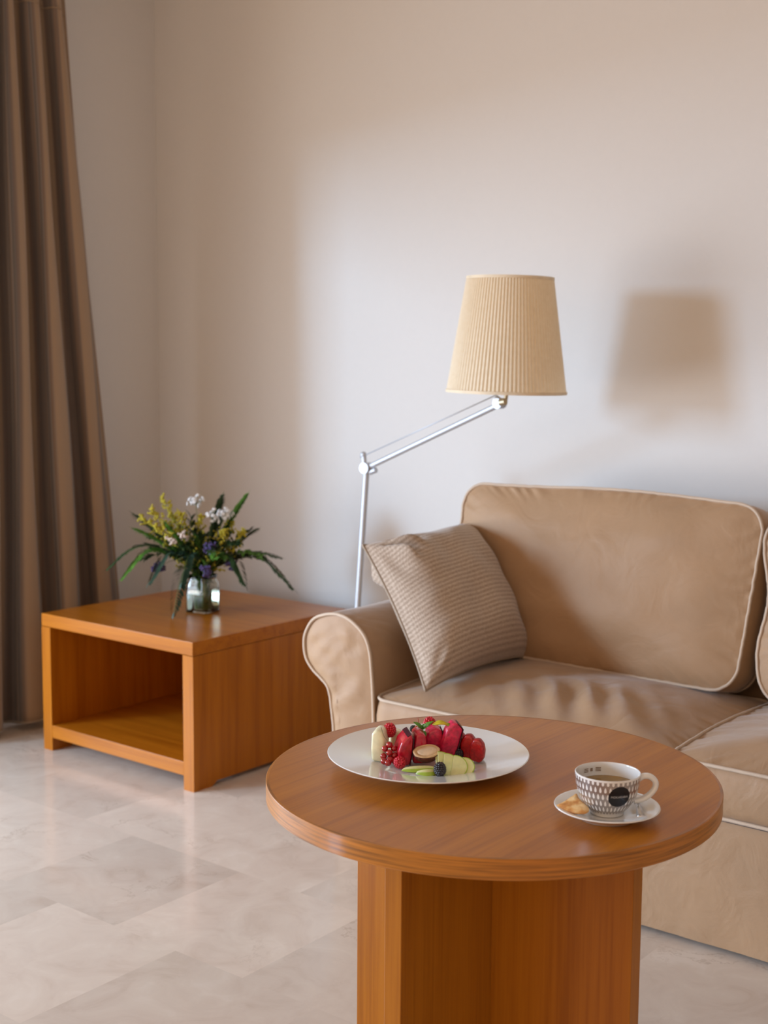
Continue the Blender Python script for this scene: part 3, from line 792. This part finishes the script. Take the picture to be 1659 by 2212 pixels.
# apple slices
def apple(label, Rr, a0, a1, u, v, h, rx, ry, rz, th=.0032, inner=0):
    t = thing('apple_slice', (0, 0, 0), label, 'apple slice', 'green apple slices on the plate'); n = 22
    arc = [(Rr*math.cos(R(a0+(a1-a0)*k/n)), Rr*math.sin(R(a0+(a1-a0)*k/n))) for k in range(n+1)]
    mb = MB(); mb.prism(arc, 0, th, 'z'); mb.build('flesh', apple_m, t, angle=40)
    mb = MB(); o_ = [((Rr+.0012)*x/Rr, (Rr+.0012)*z/Rr) for x, z in reversed(arc)]
    mb.prism([(x*1.002, z*1.002) for x, z in arc]+o_, -.0002, th+.0002, 'z'); mb.build('skin', apple_skin, t, angle=40)
    return put(t, u, v, h, rx, ry, rz)
def apple_wedge(label, u, v, h, rz, L=.05):
    t = thing('apple_slice', (0, 0, 0), label, 'apple slice', 'green apple slices on the plate'); n = 18
    def secs(skin):
        mb = MB(); vs = []; m_ = 8
        for k in range(n+1):
            q = -1+2*k/n; w_ = math.sqrt(max(0.0004, 1-q*q)); x = q*L/2; yb = -.010*(1-q*q)
            if not skin:
                ring = [(x, yb+.000*w_, 0), (x, yb+.011*w_, .0005), (x, yb+.005*w_, .0085*w_)]
            else:
                ring = [(x, yb-.0010*w_, -.0002), (x, yb+.0008*w_, -.0002), (x, yb+.0030*w_, .0046*w_), (x, yb+.0016*w_, .0050*w_)]
            vs += ring; r_ = len(ring)
        fs = [(k*r_+i, k*r_+(i+1) % r_, (k+1)*r_+(i+1) % r_, (k+1)*r_+i) for k in range(n) for i in range(r_)]
        fs += [tuple(range(r_))[::-1], tuple(n*r_+i for i in range(r_))]
        mb.add(vs, fs); return mb
    secs(False).build('flesh', apple_m, t, angle=40); secs(True).build('skin', apple_skin, t, angle=40)
    return put(t, u, v, h, 0, 0, rz)
apple_wedge('long green apple slice behind, leading from the raspberry to the halved fruit', -.0160, -.0620, .0005, 9, .056)
apple_wedge('shorter green apple slice at the front, left of the front blackberry', -.0030, -.0790, .0005, 8, .038)
for k, (u, v, h, rz, lab) in enumerate([(.0170, -.050, .006, 30, 'green apple slice at the back of the fan, under the halved fruit'),
        (.0215, -.058, .005, 15, 'second green apple slice from the halved fruit'), (.0300, -.066, .004, 0, 'widest green apple slice, right behind the front blackberry'),
        (.0430, -.071, .003, -12, 'green apple slice second from the right end of the fan'), (.0570, -.069, .002, -22, 'rightmost green apple slice of the fan')]):
    apple(lab, (.014, .0175, .0185, .0180, .0150)[k], -110, 100, u-.004, v+.006*0, .0125-.0012*k, 42, 8, rz*.5, .0026)
# red currants
def currants():
    t = thing('red_currant_sprig', (0, 0, 0), 'sprig of glossy red currants at the left front of the fruit', 'red currants')
    rnd = random.Random(4)
    C_ = [(0, 0, .030), (-.007, -.001, .024), (.007, .001, .024), (0, -.006, .019), (.008, -.004, .014), (-.009, -.004, .0125), (.001, -.010, .0085), (-.008, -.010, .0065), (.009, -.009, .0065), (.002, .002, .011), (-.002, -.015, .0055)]
    spine = catmull([(-.013, .006, .056), (-.009, .003, .044), (-.002, 0, .033), (0, -.001, .02), (0, -.004, .008)], 5)
    mb = MB(); mb.tube(spine, .0005, 6); mb.build('stem', stem_m, t)
    for c in C_:
        mb = MB(); mb.ball(c, .0054*rnd.uniform(.92, 1.06), 16); mb.tube([(c[0], c[1]-.0045, c[2]-.001), (c[0], c[1]-.0065, c[2]-.0015)], [.0007, .0003], 5); mb.build('currant', currant_m, t)
    put(t, -.0620, -.030, .001)
currants()
def leaf_mb(mb, base, tip, width, lift=.15, nrm=Vector((0, 0, 1)), n=8, fold=.25, serr=0):
    base = Vector(base); tip = Vector(tip); d = tip-base; L = d.length; d.normalize(); s_ = d.cross(nrm)
    if s_.length < 1e-4: s_ = d.cross(Vector((1, 0, 0)))
    s_.normalize(); up_ = s_.cross(d); vs = []
    for k in range(n+1):
        q = k/n; w_ = width*math.sin(PI*min(1, q*.96+.03))**.8*(1-.35*q)*(1+serr*(k % 2))
        c = base+d*L*q+up_*lift*L*math.sin(PI*q)
        vs += [c-s_*w_+up_*w_*fold, c, c+s_*w_+up_*w_*fold]
    fs = []
    for k in range(n): fs += [(k*3, k*3+1, k*3+4, k*3+3), (k*3+1, k*3+2, k*3+5, k*3+4)]
    mb.add(vs, fs)
def mint():
    t = thing('mint_sprig', (0, 0, 0), 'green mint sprig on top of the red fruit slices', 'mint sprig')
    mb = MB(); mb.tube(catmull([(0, 0, -.012), (.001, 0, -.004), (0, 0, .004)], 4), .0009, 6); mb.build('stem', mint_m, t)
    for b, e, w_ in [((0, 0, .002), (-.015, -.004, .015), .0042), ((0, 0, .002), (.018, -.002, .016), .0042), ((0, -.002, 0), (-.010, -.008, -.008), .0050), ((0, -.002, 0), (.004, -.011, -.008), .0048), ((0, 0, .002), (.004, .006, .010), .0036), ((0, 0, .002), (-.004, -.003, .010), .003)]:
        mb = MB(); leaf_mb(mb, b, e, w_, .12, Vector((0, -.6, .8)), 10, .2, .12); mb.build('leaf', mint_m, t, recalc=False, solid=.0004)
    put(t, -.0095, -.002, .0460)
mint()
t = thing('red_stalk', (0, 0, 0), 'thin red stalk standing up above the mint sprig', 'stalk')
mb = MB(); mb.tube(catmull([(.003, 0, -.012), (0, 0, 0), (-.003, 0, .016)], 4), [.0006]*9, 6); mb.build('stem', redstem_m, t)
put(t, -.0140, .004, .0490)
t = thing('citrus_peel', (0, 0, 0), 'yellow-green curl of peel resting across the top slices', 'citrus peel')
mb = MB(); leaf_mb(mb, (-.014, 0, 0), (.012, 0, .0), .0048, .18, Vector((0, -.5, .8)), 12, .3); mb.build('peel', lime_m, t, recalc=False, solid=.0018)
mb = MB(); leaf_mb(mb, (.006, -.001, .001), (.019, 0, -.003), .0036, .1, Vector((0, -.5, .8)), 10, .3); mb.build('tip', green_m, t, recalc=False, solid=.0014)
put(t, .0200, -.004, .0560)
t = thing('orange_fruit_chip', (0, 0, 0), 'small orange-pink fruit chip behind the mint leaves', 'fruit chip')
mb = MB(); mb.prism([(-.009, -.008), (.008, -.009), (.007, .004), (-.001, .010), (-.008, .004)], -.002, .002, 'y'); mb.build('flesh', simple('orange_flesh', (.75, .25, .12), .4, coat=.3), t, smooth=False)
put(t, -.0180, .012, .0400, rx=-8)

# ------------------------------------------------------------------ cup, saucer, biscuit, spoon
CC = Vector((-.8515, 1.5985, TH))
def cp(u, v, h=0): return CC+RR*u+FF*v+Vector((0, 0, h))
mb = MB(); mb.lathe([(0, .002), (.034, .002), (.036, 0), (.041, 0), (.043, .002), (.055, .0085), (.072, .0150), (.0745, .0170), (.0738, .0182), (.071, .0180), (.052, .0115), (.036, .0070), (.028, .0062), (0, .0062)], 96)
o = mb.build('saucer', porcelain, None, angle=50); o.location = CC; tag(o, 'small white saucer under the patterned coffee cup', 'saucer')
def cup_mat_():
    mt, nt, b = new_mat('cup_silver_with_white_drops')
    tc = N(nt, 'ShaderNodeTexCoord'); sp = N(nt, 'ShaderNodeSeparateXYZ'); nt.links.new(tc.outputs['Object'], sp.inputs[0])
    ang = math_(nt, 'ARCTAN2', sp.outputs['Y'], sp.outputs['X'])
    U = math_(nt, 'MULTIPLY', ang, 40/(2*PI)); V = math_(nt, 'MULTIPLY', sp.outputs['Z'], 98)
    par = math_(nt, 'MULTIPLY', math_(nt, 'MODULO', math_(nt, 'FLOOR', V), 2), .5)
    fu = math_(nt, 'SUBTRACT', math_(nt, 'FRACT', math_(nt, 'ADD', math_(nt, 'ADD', U, 50), par)), .5)
    fv = math_(nt, 'SUBTRACT', math_(nt, 'FRACT', V), .5)
    # drop: narrower towards the top
    wid = math_(nt, 'ADD', math_(nt, 'MULTIPLY', fv, -.26), .225)
    d = math_(nt, 'ADD', math_(nt, 'POWER', math_(nt, 'DIVIDE', fu, wid), 2), math_(nt, 'POWER', math_(nt, 'DIVIDE', fv, .40), 2))
    ins = math_(nt, 'LESS_THAN', d, 1)
    zone = math_(nt, 'MULTIPLY', math_(nt, 'GREATER_THAN', sp.outputs['Z'], .0062), math_(nt, 'LESS_THAN', sp.outputs['Z'], .0570))
    out_r = math_(nt, 'SQRT', math_(nt, 'ADD', math_(nt, 'POWER', sp.outputs['X'], 2), math_(nt, 'POWER', sp.outputs['Y'], 2)))
    pat = math_(nt, 'MULTIPLY', zone, math_(nt, 'SUBTRACT', 1, ins))
    mx = N(nt, 'ShaderNodeMix', data_type='RGBA'); nt.links.new(pat, mx.inputs['Factor'])
    mx.inputs['A'].default_value = (.80, .79, .76, 1); mx.inputs['B'].default_value = (.42, .38, .36, 1)
    nt.links.new(mx.outputs['Result'], b.inputs['Base Color']); b.inputs['Roughness'].default_value = .2
    nt.links.new(math_(nt, 'MULTIPLY', pat, .65), b.inputs['Metallic'])
    b.inputs['Coat Weight'].default_value = .5
    return mt
def cup():
    t = thing('coffee_cup', cp(0, 0, .0064), 'white cup with silver drop pattern and round black logo on the saucer', 'cup', rot=(0, 0, .666))
    outer = [(.0215, 0), (.0235, .0008), (.0240, .004), (.0290, .010), (.0360, .020), (.0410, .031), (.0440, .044), (.0455, .056), (.0461, .0630)]
    mb = MB(); so = [(v.x, v.y) for v in catmull([(a, b, 0) for a, b in outer], 4)]
    mb.lathe([(0, .001)]+so, 96); mb.f = [f for f in mb.f if len(f) == 4]; mb.build('cup_body', cup_mat_(), t, recalc=False)
    inner = [(.0461, .0630), (.0455, .0640), (.0446, .0638), (.0438, .060), (.0425, .045), (.0385, .028), (.030, .014), (.016, .007), (0, .006)]
    mb = MB(); mb.lathe([(v.x, v.y) for v in catmull([(a, b, 0) for a, b in inner], 4)], 96); mb.f = [f for f in mb.f if len(f) == 4]; mb.build('cup_inside', porcelain, t, recalc=False)
    mb = MB(); mb.lathe([(0, .0440), (.0200, .0440), (.0423, .0440)], 64); mb.f = [f for f in mb.f if len(f) == 4]
    tag(mb.build('coffee', simple('tea_brown', (.30, .17, .03), .06, 0, .2, 30, .6), t), 'golden brown drink inside the cup', None)
    # handle to the right
    for o_ in list(t.children): o_.data.transform(Matrix.Diagonal((1, 1, .93, 1)))
    P = catmull([(.0435, 0, .0505), (.050, 0, .0545), (.059, 0, .0540), (.0665, 0, .0470), (.0660, 0, .0370), (.0580, 0, .0270), (.0480, 0, .0205), (.0375, 0, .0185)], 6)
    mb = MB(); mb.tube(P, [.0050]+[.0043]*(len(P)-2)+[.0055], 14); mb.v = [(x, y*1.25, z) for x, y, z in mb.v]; h_ = mb.build('handle', porcelain, t); h_.rotation_euler = (0, 0, R(-4))
    # round black emblem following the wall
    def wall(a, z):
        for (r0, z0), (r1, z1) in zip([(a_, b_*.93) for a_, b_ in so], [(a_, b_*.93) for a_, b_ in so[1:]]):
            if z0 <= z <= z1+1e-6:
                q = (z-z0)/max(1e-6, z1-z0); return r0+(r1-r0)*q
        return so[-1][0]
    def on_wall(x, z, off=.0004, a0=R(-90+13)):
        r_ = wall(0, z)+off; a = a0+x/r_; return Vector((r_*math.cos(a), r_*math.sin(a), z))
    ec = .0362; er = .0160; mb = MB(); vs = [on_wall(0, ec)]; M_ = 48; K = 5
    for k in range(1, K+1):
        for i in range(M_):
            a = 2*PI*i/M_; vs.append(on_wall(er*k/K*math.cos(a), ec+er*.96*k/K*math.sin(a)))
    fs = [(0, 1+i, 1+(i+1) % M_) for i in range(M_)]+[(1+k*M_+i, 1+(k+1)*M_+i, 1+(k+1)*M_+(i+1) % M_, 1+k*M_+(i+1) % M_) for k in range(K-1) for i in range(M_)]
    mb.add(vs, fs); lg = mb.build('emblem', simple('black_print', (.008, .007, .009), .25), t, recalc=False)
    # lettering across the emblem
    cu = bpy.data.curves.new('lettering', 'FONT'); cu.body = 'MOKARABIA'; cu.size = .0044; cu.align_x = 'CENTER'; cu.space_character = 1.02; cu.resolution_u = 3
    to = bpy.data.objects.new('tmp_text', cu); COL.objects.link(to); bpy.context.view_layer.update()
    me = bpy.data.meshes.new_from_object(to.evaluated_get(bpy.context.evaluated_depsgraph_get()), depsgraph=bpy.context.evaluated_depsgraph_get())
    bpy.data.objects.remove(to)
    for v in me.vertices: v.co = on_wall(v.co.x, ec-.0012+v.co.y, .0006)
    me.materials.clear(); me.materials.append(simple('pale_print', (.5, .49, .48), .4)); lo = bpy.data.objects.new('lettering', me); COL.objects.link(lo); lo.parent = lg
    # printed lines inside the far wall of the cup
    brown = simple('brown_print', (.25, .15, .08), .5)
    mb = MB()
    def inside(x, z):
        rr = .0422
        a = R(90+24)-x/rr; return Vector((rr*math.cos(a), rr*math.sin(a), z))
    def strip(x0, x1, z0, z1):
        n = 6; vs = []
        for i in range(n+1):
            x = x0+(x1-x0)*i/n; vs += [inside(x, z0), inside(x, z1)]
        mb.add(vs, [(2*i, 2*i+2, 2*i+3, 2*i+1) for i in range(n)])
    for z in (.0470, .0492, .0514):
        strip(-.013, -.005, z, z+.0011); strip(.007, .015, z, z+.0011)
    for z in (.0475, .0492, .0509): strip(-.0015, .0025, z, z+.0013)
    mb.build('printed_lines', brown, t, recalc=False)
cup()
def biscuit():
    t = thing('biscuit', cp(-.052, -.010, .0175), 'golden brown pointed biscuit on the left of the saucer', 'biscuit', rot=(0, 0, .666))
    mt, nt, b = new_mat('baked_biscuit')
    n = N(nt, 'ShaderNodeTexNoise'); n.inputs['Scale'].default_value = 70; n.inputs['Detail'].default_value = 5; nt.links.new(coord(nt), n.inputs['Vector'])
    r_ = ramp(nt, n.outputs['Fac'], [(.3, (.42, .14, .03)), (.48, (.66, .32, .09)), (.6, (.80, .52, .22)), (.75, (.85, .62, .34))]); nt.links.new(r_.outputs[0], b.inputs['Base Color'])
    b.inputs['Roughness'].default_value = .6; bump(nt, b, n.outputs['Fac'], .7, .002)
    out = catmull([(-.021, .006, 0), (-.008, .014, 0), (.006, .026, 0), (.013, .030, 0), (.014, .018, 0), (.020, .002, 0), (.023, -.014, 0), (.018, -.024, 0), (.006, -.023, 0), (-.008, -.014, 0), (-.018, -.004, 0)], 5, True)
    M_ = len(out); vs = []; K = 8
    for sd in (1, -1):
        for k in range(K+1):
            s = 1-k/K
            for p_ in out:
                x, y = p_.x*s+.003*(1-s), p_.y*s
                z = sd*(.0038*(1-s**5)) + noise.noise(Vector((x*140, y*140, sd)))*.0012
                z += .020*(max(0, x+.0)*.25) + .10*max(0, y)*.35
                vs.append((x, y, z+.001))
    q = M_*(K+1)
    fs = [(k*M_+i, k*M_+(i+1) % M_, (k+1)*M_+(i+1) % M_, (k+1)*M_+i) for k in range(K) for i in range(M_)]+[(q+k*M_+i, q+(k+1)*M_+i, q+(k+1)*M_+(i+1) % M_, q+k*M_+(i+1) % M_) for k in range(K) for i in range(M_)]
    fs += [(i, q+i, q+(i+1) % M_, (i+1) % M_) for i in range(M_)]
    mb = MB(); mb.add(vs, fs); mb.build('biscuit_crust', mt, t)
    t.rotation_euler = (R(10), R(-8), .666)
biscuit()
def spoon():
    t = thing('teaspoon', cp(0, 0, 0), 'steel teaspoon lying on the saucer to the right of the cup', 'spoon', rot=(0, 0, .666))
    P = catmull([(.0440, .004, .0185), (.0425, -.010, .0190), (.0400, -.030, .0188), (.0380, -.050, .0205), (.0370, -.0610, .0225)], 6); n = len(P); vs = []
    for i, p_ in enumerate(P):
        q = i/(n-1); w_ = .0030+.0055*q**1.6; th = .0010; w_ *= 1 if q < .97 else .7
        vs += [p_+Vector((-w_, 0, 0)), p_+Vector((0, 0, th)), p_+Vector((w_, 0, 0)), p_+Vector((0, 0, -th*.6))]
    fs = [(k*4+i, k*4+(i+1) % 4, (k+1)*4+(i+1) % 4, (k+1)*4+i) for k in range(n-1) for i in range(4)]+[(3, 2, 1, 0), tuple((n-1)*4+i for i in range(4))]
    mb = MB(); mb.add(vs, fs); mb.build('spoon_handle', steel, t)
    mb = MB(); K = 8; vs = []; M_ = 24
    for k in range(K+1):
        s = k/K
        for i in range(M_):
            a = 2*PI*i/M_; vs.append((.0470+.0085*s*math.cos(a), .0185+.0145*s*math.sin(a), .0175+.0050*s*s))
    fs = [(k*M_+i, k*M_+(i+1) % M_, (k+1)*M_+(i+1) % M_, (k+1)*M_+i) for k in range(K) for i in range(M_)]
    mb.add(vs, fs); mb.build('spoon_bowl', steel, t, recalc=False, solid=.0009)
spoon()

# ------------------------------------------------------------------ vase of flowers
VC = Vector((-3.058, 2.935, .45))
def vase():
    t = thing('glass_vase', VC, 'square clear glass vase of water on the side table', 'vase', rot=(0, 0, R(12)))
    def ring(hw, z, rc=.010): return [(x, y, z) for x, y in rrect(2*hw, 2*hw, rc, 48)]
    def shell(levels):
        vs = []; fs = []
        for hw, z, rc in levels: vs += ring(hw, z, rc)
        for k in range(len(levels)-1):
            for i in range(48): fs.append((k*48+i, k*48+(i+1) % 48, (k+1)*48+(i+1) % 48, (k+1)*48+i))
        fs.append(tuple(range(48))[::-1]); fs.append(tuple((len(levels)-1)*48+i for i in range(48))); return vs, fs
    mb = MB(); mb.add(*shell([(.040, 0, .010), (.043, .003, .012), (.044, .06, .012), (.042, .095, .014), (.037, .108, .016), (.039, .122, .016), (.0375, .123, .016), (.0345, .108, .015), (.0395, .094, .013), (.0415, .06, .011), (.0405, .010, .010), (.038, .008, .009)]))
    mb.build('vase_glass', glass, t)
    mb = MB(); mb.add(*shell([(.0375, .0085, .009), (.040, .0105, .010), (.0410, .06, .011), (.0405, .078, .012)])); mb.build('water', water, t)
vase()
leafA = simple('bright_fern_green', (.085, .22, .025), .55, 0, .35, 60)
leafB = simple('dark_leather_leaf_green', (.028, .060, .018), .5, 0, .4, 60)
leafC = simple('blue_green_leaf', (.045, .10, .07), .55, 0, .3, 60)
stemG = simple('green_flower_stem', (.12, .20, .05), .5)
yel = simple('goldenrod_yellow', (.46, .38, .025), .6, 0, .3, 200)
whi = simple('white_petal', (.80, .78, .76), .5, 0, .04, 100)
pur = simple('purple_statice', (.075, .05, .16), .6, 0, .35, 150)
pinkish = simple('cream_pink_petal', (.62, .50, .42), .5, 0, .1, 100)
def sprig(name, label, cat, group, tip, kind, seed, bend=.03):
    """tip given in the bouquet frame: right, away, height above the table top"""
    rnd = random.Random(seed)
    t = thing(name, VC+Vector((0, 0, .01)), label, cat, group)
    T_ = RR*tip[0]+FF*tip[1]+Vector((0, 0, tip[2]-.01))
    ang = rnd.uniform(0, 6.28); b0 = Vector((math.cos(ang)*.018, math.sin(ang)*.018, .004))
    hd = Vector((T_.x, T_.y, 0)); hd = hd.normalized() if hd.length > 1e-4 else Vector((1, 0, 0))
    nk = Vector((rnd.uniform(-.012, .012), rnd.uniform(-.012, .012), .11))+hd*.016
    mid = nk*.42+T_*.58+Vector((0, 0, bend))
    P = catmull([b0, nk, mid, T_], 9); L = len(P)
    mb = MB(); mb.tube(P, [.0016-.0010*i/(L-1) for i in range(L)], 6); mb.build('stem', stemG, t)
    up3 = Vector((0, 0, 1))
    def frame(i):
        d = (P[min(i+1, L-1)]-P[max(0, i-1)]).normalized(); s_ = d.cross(up3)
        s_ = s_.normalized() if s_.length > .05 else Vector((1, 0, 0)); return d, s_
    i0 = int(L*.42)
    if kind in ('fern', 'darkfern', 'bluefern'):
        mt = {'fern': leafA, 'darkfern': leafB, 'bluefern': leafC}[kind]; mb = MB(); n = 34
        wmax = .042 if kind == 'fern' else (.036 if kind == 'darkfern' else .032)
        for k in range(n):
            q = k/(n-1); fi = i0+q*(L-1-i0); i = int(fi); i = min(i, L-2); c = P[i].lerp(P[i+1], fi-i); d, s_ = frame(i)
            w_ = wmax*(math.sin(PI*(.16+.80*q))**.8)
            for sd in (-1, 1):
                e = c+s_*sd*w_+d*w_*.75+Vector((0, 0, rnd.uniform(-.006, .003)))
                leaf_mb(mb, c, e, w_*.17+.0018, .1, up3, 5, .1)
        leaf_mb(mb, P[-2], P[-1]+(P[-1]-P[-3])*1.2, .003, .05, up3, 5)
        mb.build('fronds', mt, t, recalc=False)
    elif kind == 'leafy':
        mb = MB()
        for k in range(64):
            i = rnd.randint(i0-4, L-1); d, s_ = frame(i); q = rnd.choice((-1, 1))
            e = P[i]+s_*q*rnd.uniform(.012, .032)+d*rnd.uniform(.000, .028)+Vector((0, 0, rnd.uniform(-.010, .016)))
            leaf_mb(mb, P[i], e, rnd.uniform(.0045, .0085), .12, up3, 5, .15)
        mb.build('leaves', leafB if seed % 3 else leafA, t, recalc=False)
    elif kind == 'goldenrod':
        mb = MB(); lb = MB()
        for k in range(22):
            q = k/21; i = int(i0+q*(L-1-i0)); i = min(i, L-1); d, s_ = frame(i); ln = .038*(1-q)**.8+.008
            a = rnd.uniform(0, 6.28); side = (s_*math.cos(a)+d.cross(s_)*math.sin(a))
            for m_ in range(9):
                r_ = ln*(m_+1)/9; c = P[i]+side*r_+d*r_*.55+Vector([rnd.uniform(-.0050, .0050) for _ in range(3)])
                mb.ball(c, rnd.uniform(.0022, .0042), 6)
            if k < 14:
                e = P[i]-side*.020+d*.012; leaf_mb(lb, P[i], e, .0032, .1, up3, 4)
        for k in range(12): mb.ball(P[-1]-(P[-1]-P[-3]).normalized()*k*.0022+Vector([rnd.uniform(-.002, .002) for _ in range(3)]), .0026, 6)
        tag(mb.build('blossoms', yel, t), 'tiny yellow blossoms', None); lb.build('leaves', leafB, t, recalc=False)
    elif kind in ('white', 'purple', 'cream'):
        mb = MB(); m2 = {'white': whi, 'purple': pur, 'cream': pinkish}[kind]; bs = MB()
        R0 = {'white': .030, 'purple': .022, 'cream': .020}[kind]; cnt = {'white': 20, 'purple': 26, 'cream': 12}[kind]
        for k in range(cnt):
            dv = Vector((rnd.gauss(0, 1), rnd.gauss(0, 1), rnd.gauss(0, .8))).normalized()*R0*rnd.uniform(.45, 1)
            c = P[-1]+dv; bs.tube([P[-3], c], .0005, 4)
            if kind == 'white':
                nn_ = (dv+Vector((0, 0, .01))).normalized(); a_ = nn_.cross(Vector((.3, .8, .1))).normalized(); b_ = nn_.cross(a_)
                for m_ in range(5):
                    an = 2*PI*m_/5; dd = a_*math.cos(an)+b_*math.sin(an); mb.ball(c+dd*.0038, .0030, 6)
                mb.ball(c, .0022, 6)
            else:
                nn_ = dv.normalized()
                for m_ in range(4):
                    mb.ball(c+Vector([rnd.uniform(-.004, .004) for _ in range(3)]), rnd.uniform(.0022, .0042), 6)
        mb.build('blossoms', m2, t); bs.build('flower_stalks', stemG, t)
# kind, tip of the stem in metres from the vase (right, away, height), label
S = [
 ('goldenrod', (-0.134, 0.020, 0.373), 'tall yellow goldenrod sprig, highest at the left of the bouquet'),
 ('goldenrod', (-0.194, -0.020, 0.311), 'goldenrod sprig at the far left, below the tallest one'),
 ('goldenrod', (-0.156, -0.050, 0.342), 'goldenrod sprig in front of the tallest one'),
 ('goldenrod', (-0.110, 0.050, 0.319), 'olive goldenrod sprig right of the tallest one'),
 ('goldenrod', (-0.002, -0.030, 0.316), 'narrow goldenrod sprig at the centre below the white flowers'),
 ('goldenrod', (0.083, -0.050, 0.270), 'goldenrod sprig right of centre, low in the bouquet'),
 ('goldenrod', (0.095, 0.020, 0.291), 'goldenrod sprig beneath the white flowers at the right'),
 ('goldenrod', (0.139, -0.020, 0.265), 'goldenrod sprig furthest right'),
 ('goldenrod', (-0.065, -0.020, 0.326), 'dull goldenrod sprig between the tallest one and the white flowers'),
 ('goldenrod', (-0.138, -0.070, 0.289), 'low goldenrod sprig at the front left'),
 ('white', (-0.025, 0.030, 0.362), 'loose white flower spray, highest of the white ones'),
 ('white', (0.073, 0.000, 0.321), 'dense white flower cluster right of the highest white spray'),
 ('white', (0.036, -0.020, 0.317), 'white flower cluster between the two upper white sprays'),
 ('cream', (-0.045, -0.080, 0.256), 'small cream blossom cluster at the front centre'),
 ('cream', (-0.084, -0.090, 0.247), 'small pale blossom cluster at the front left of centre'),
 ('purple', (0.026, -0.100, 0.151), 'purple statice flower above the vase rim'),
 ('purple', (0.103, -0.040, 0.161), 'purple statice flower at the lower right'),
 ('purple', (0.036, -0.080, 0.221), 'dark purple flower at the centre'),
 ('purple', (-0.135, -0.050, 0.150), 'purple flower at the lower left, beside the blue-green leaf'),
 ('fern', (0.143, 0.050, 0.380), 'upright bright green fern pointing up to the right'),
 ('fern', (-0.217, -0.040, 0.276), 'bright green fern on the left, pointing up and outward'),
 ('fern', (-0.249, -0.070, 0.118), 'bright green fern drooping to the lower left'),
 ('darkfern', (-0.310, 0.000, 0.138), 'dark fern drooping furthest left'),
 ('darkfern', (0.296, -0.020, 0.080), 'dark fern drooping furthest right'),
 ('darkfern', (0.179, 0.040, 0.268), 'dark sprig reaching to the right below the upright fern'),
 ('darkfern', (0.253, 0.030, 0.174), 'dark fern arching right above the drooping one'),
 ('darkfern', (0.146, -0.070, 0.101), 'short dark fern hanging right of the vase'),
 ('darkfern', (-0.233, 0.040, 0.314), 'thin dark sprig at the upper left'),
 ('darkfern', (0.061, 0.060, 0.375), 'olive sprig standing behind the white flowers'),
 ('bluefern', (-0.077, -0.120, 0.011), 'blue-green leaf hanging down in front of the vase at the left'),
 ('bluefern', (-0.155, -0.100, 0.111), 'blue-green leaf drooping left of the vase'),
 ('bluefern', (-0.050, -0.130, 0.112), 'blue-green leaf over the left vase rim'),
]
for k in range(28):
    a = 2*PI*k/14+.2; rr_ = random.Random(90+k).uniform(.05, .175)
    S.append(('leafy', (rr_*math.cos(a)*1.15, rr_*math.sin(a), .165+.14*random.Random(k).random()*(1.3-rr_*4)), 'dark leafy filler sprig inside the bouquet'))
NM = {'goldenrod': 'goldenrod_sprig', 'white': 'white_flower_spray', 'cream': 'cream_flower_sprig', 'purple': 'purple_statice', 'fern': 'fern_frond', 'darkfern': 'dark_fern_frond', 'bluefern': 'blue_green_leaf_sprig', 'leafy': 'leafy_sprig'}
CT = {'goldenrod': 'goldenrod', 'white': 'white flowers', 'cream': 'cream flowers', 'purple': 'purple flower', 'fern': 'fern', 'darkfern': 'fern', 'bluefern': 'leaf sprig', 'leafy': 'leaf sprig'}
for k, (kind, tip, lab) in enumerate(S):
    low = tip[2] < .14
    sprig(NM[kind], lab, CT[kind], NM[kind].replace('_', ' ')+' stems in the glass vase', tip, kind, k+3, .085 if low else (.035 if tip[2] < .24 else .012))
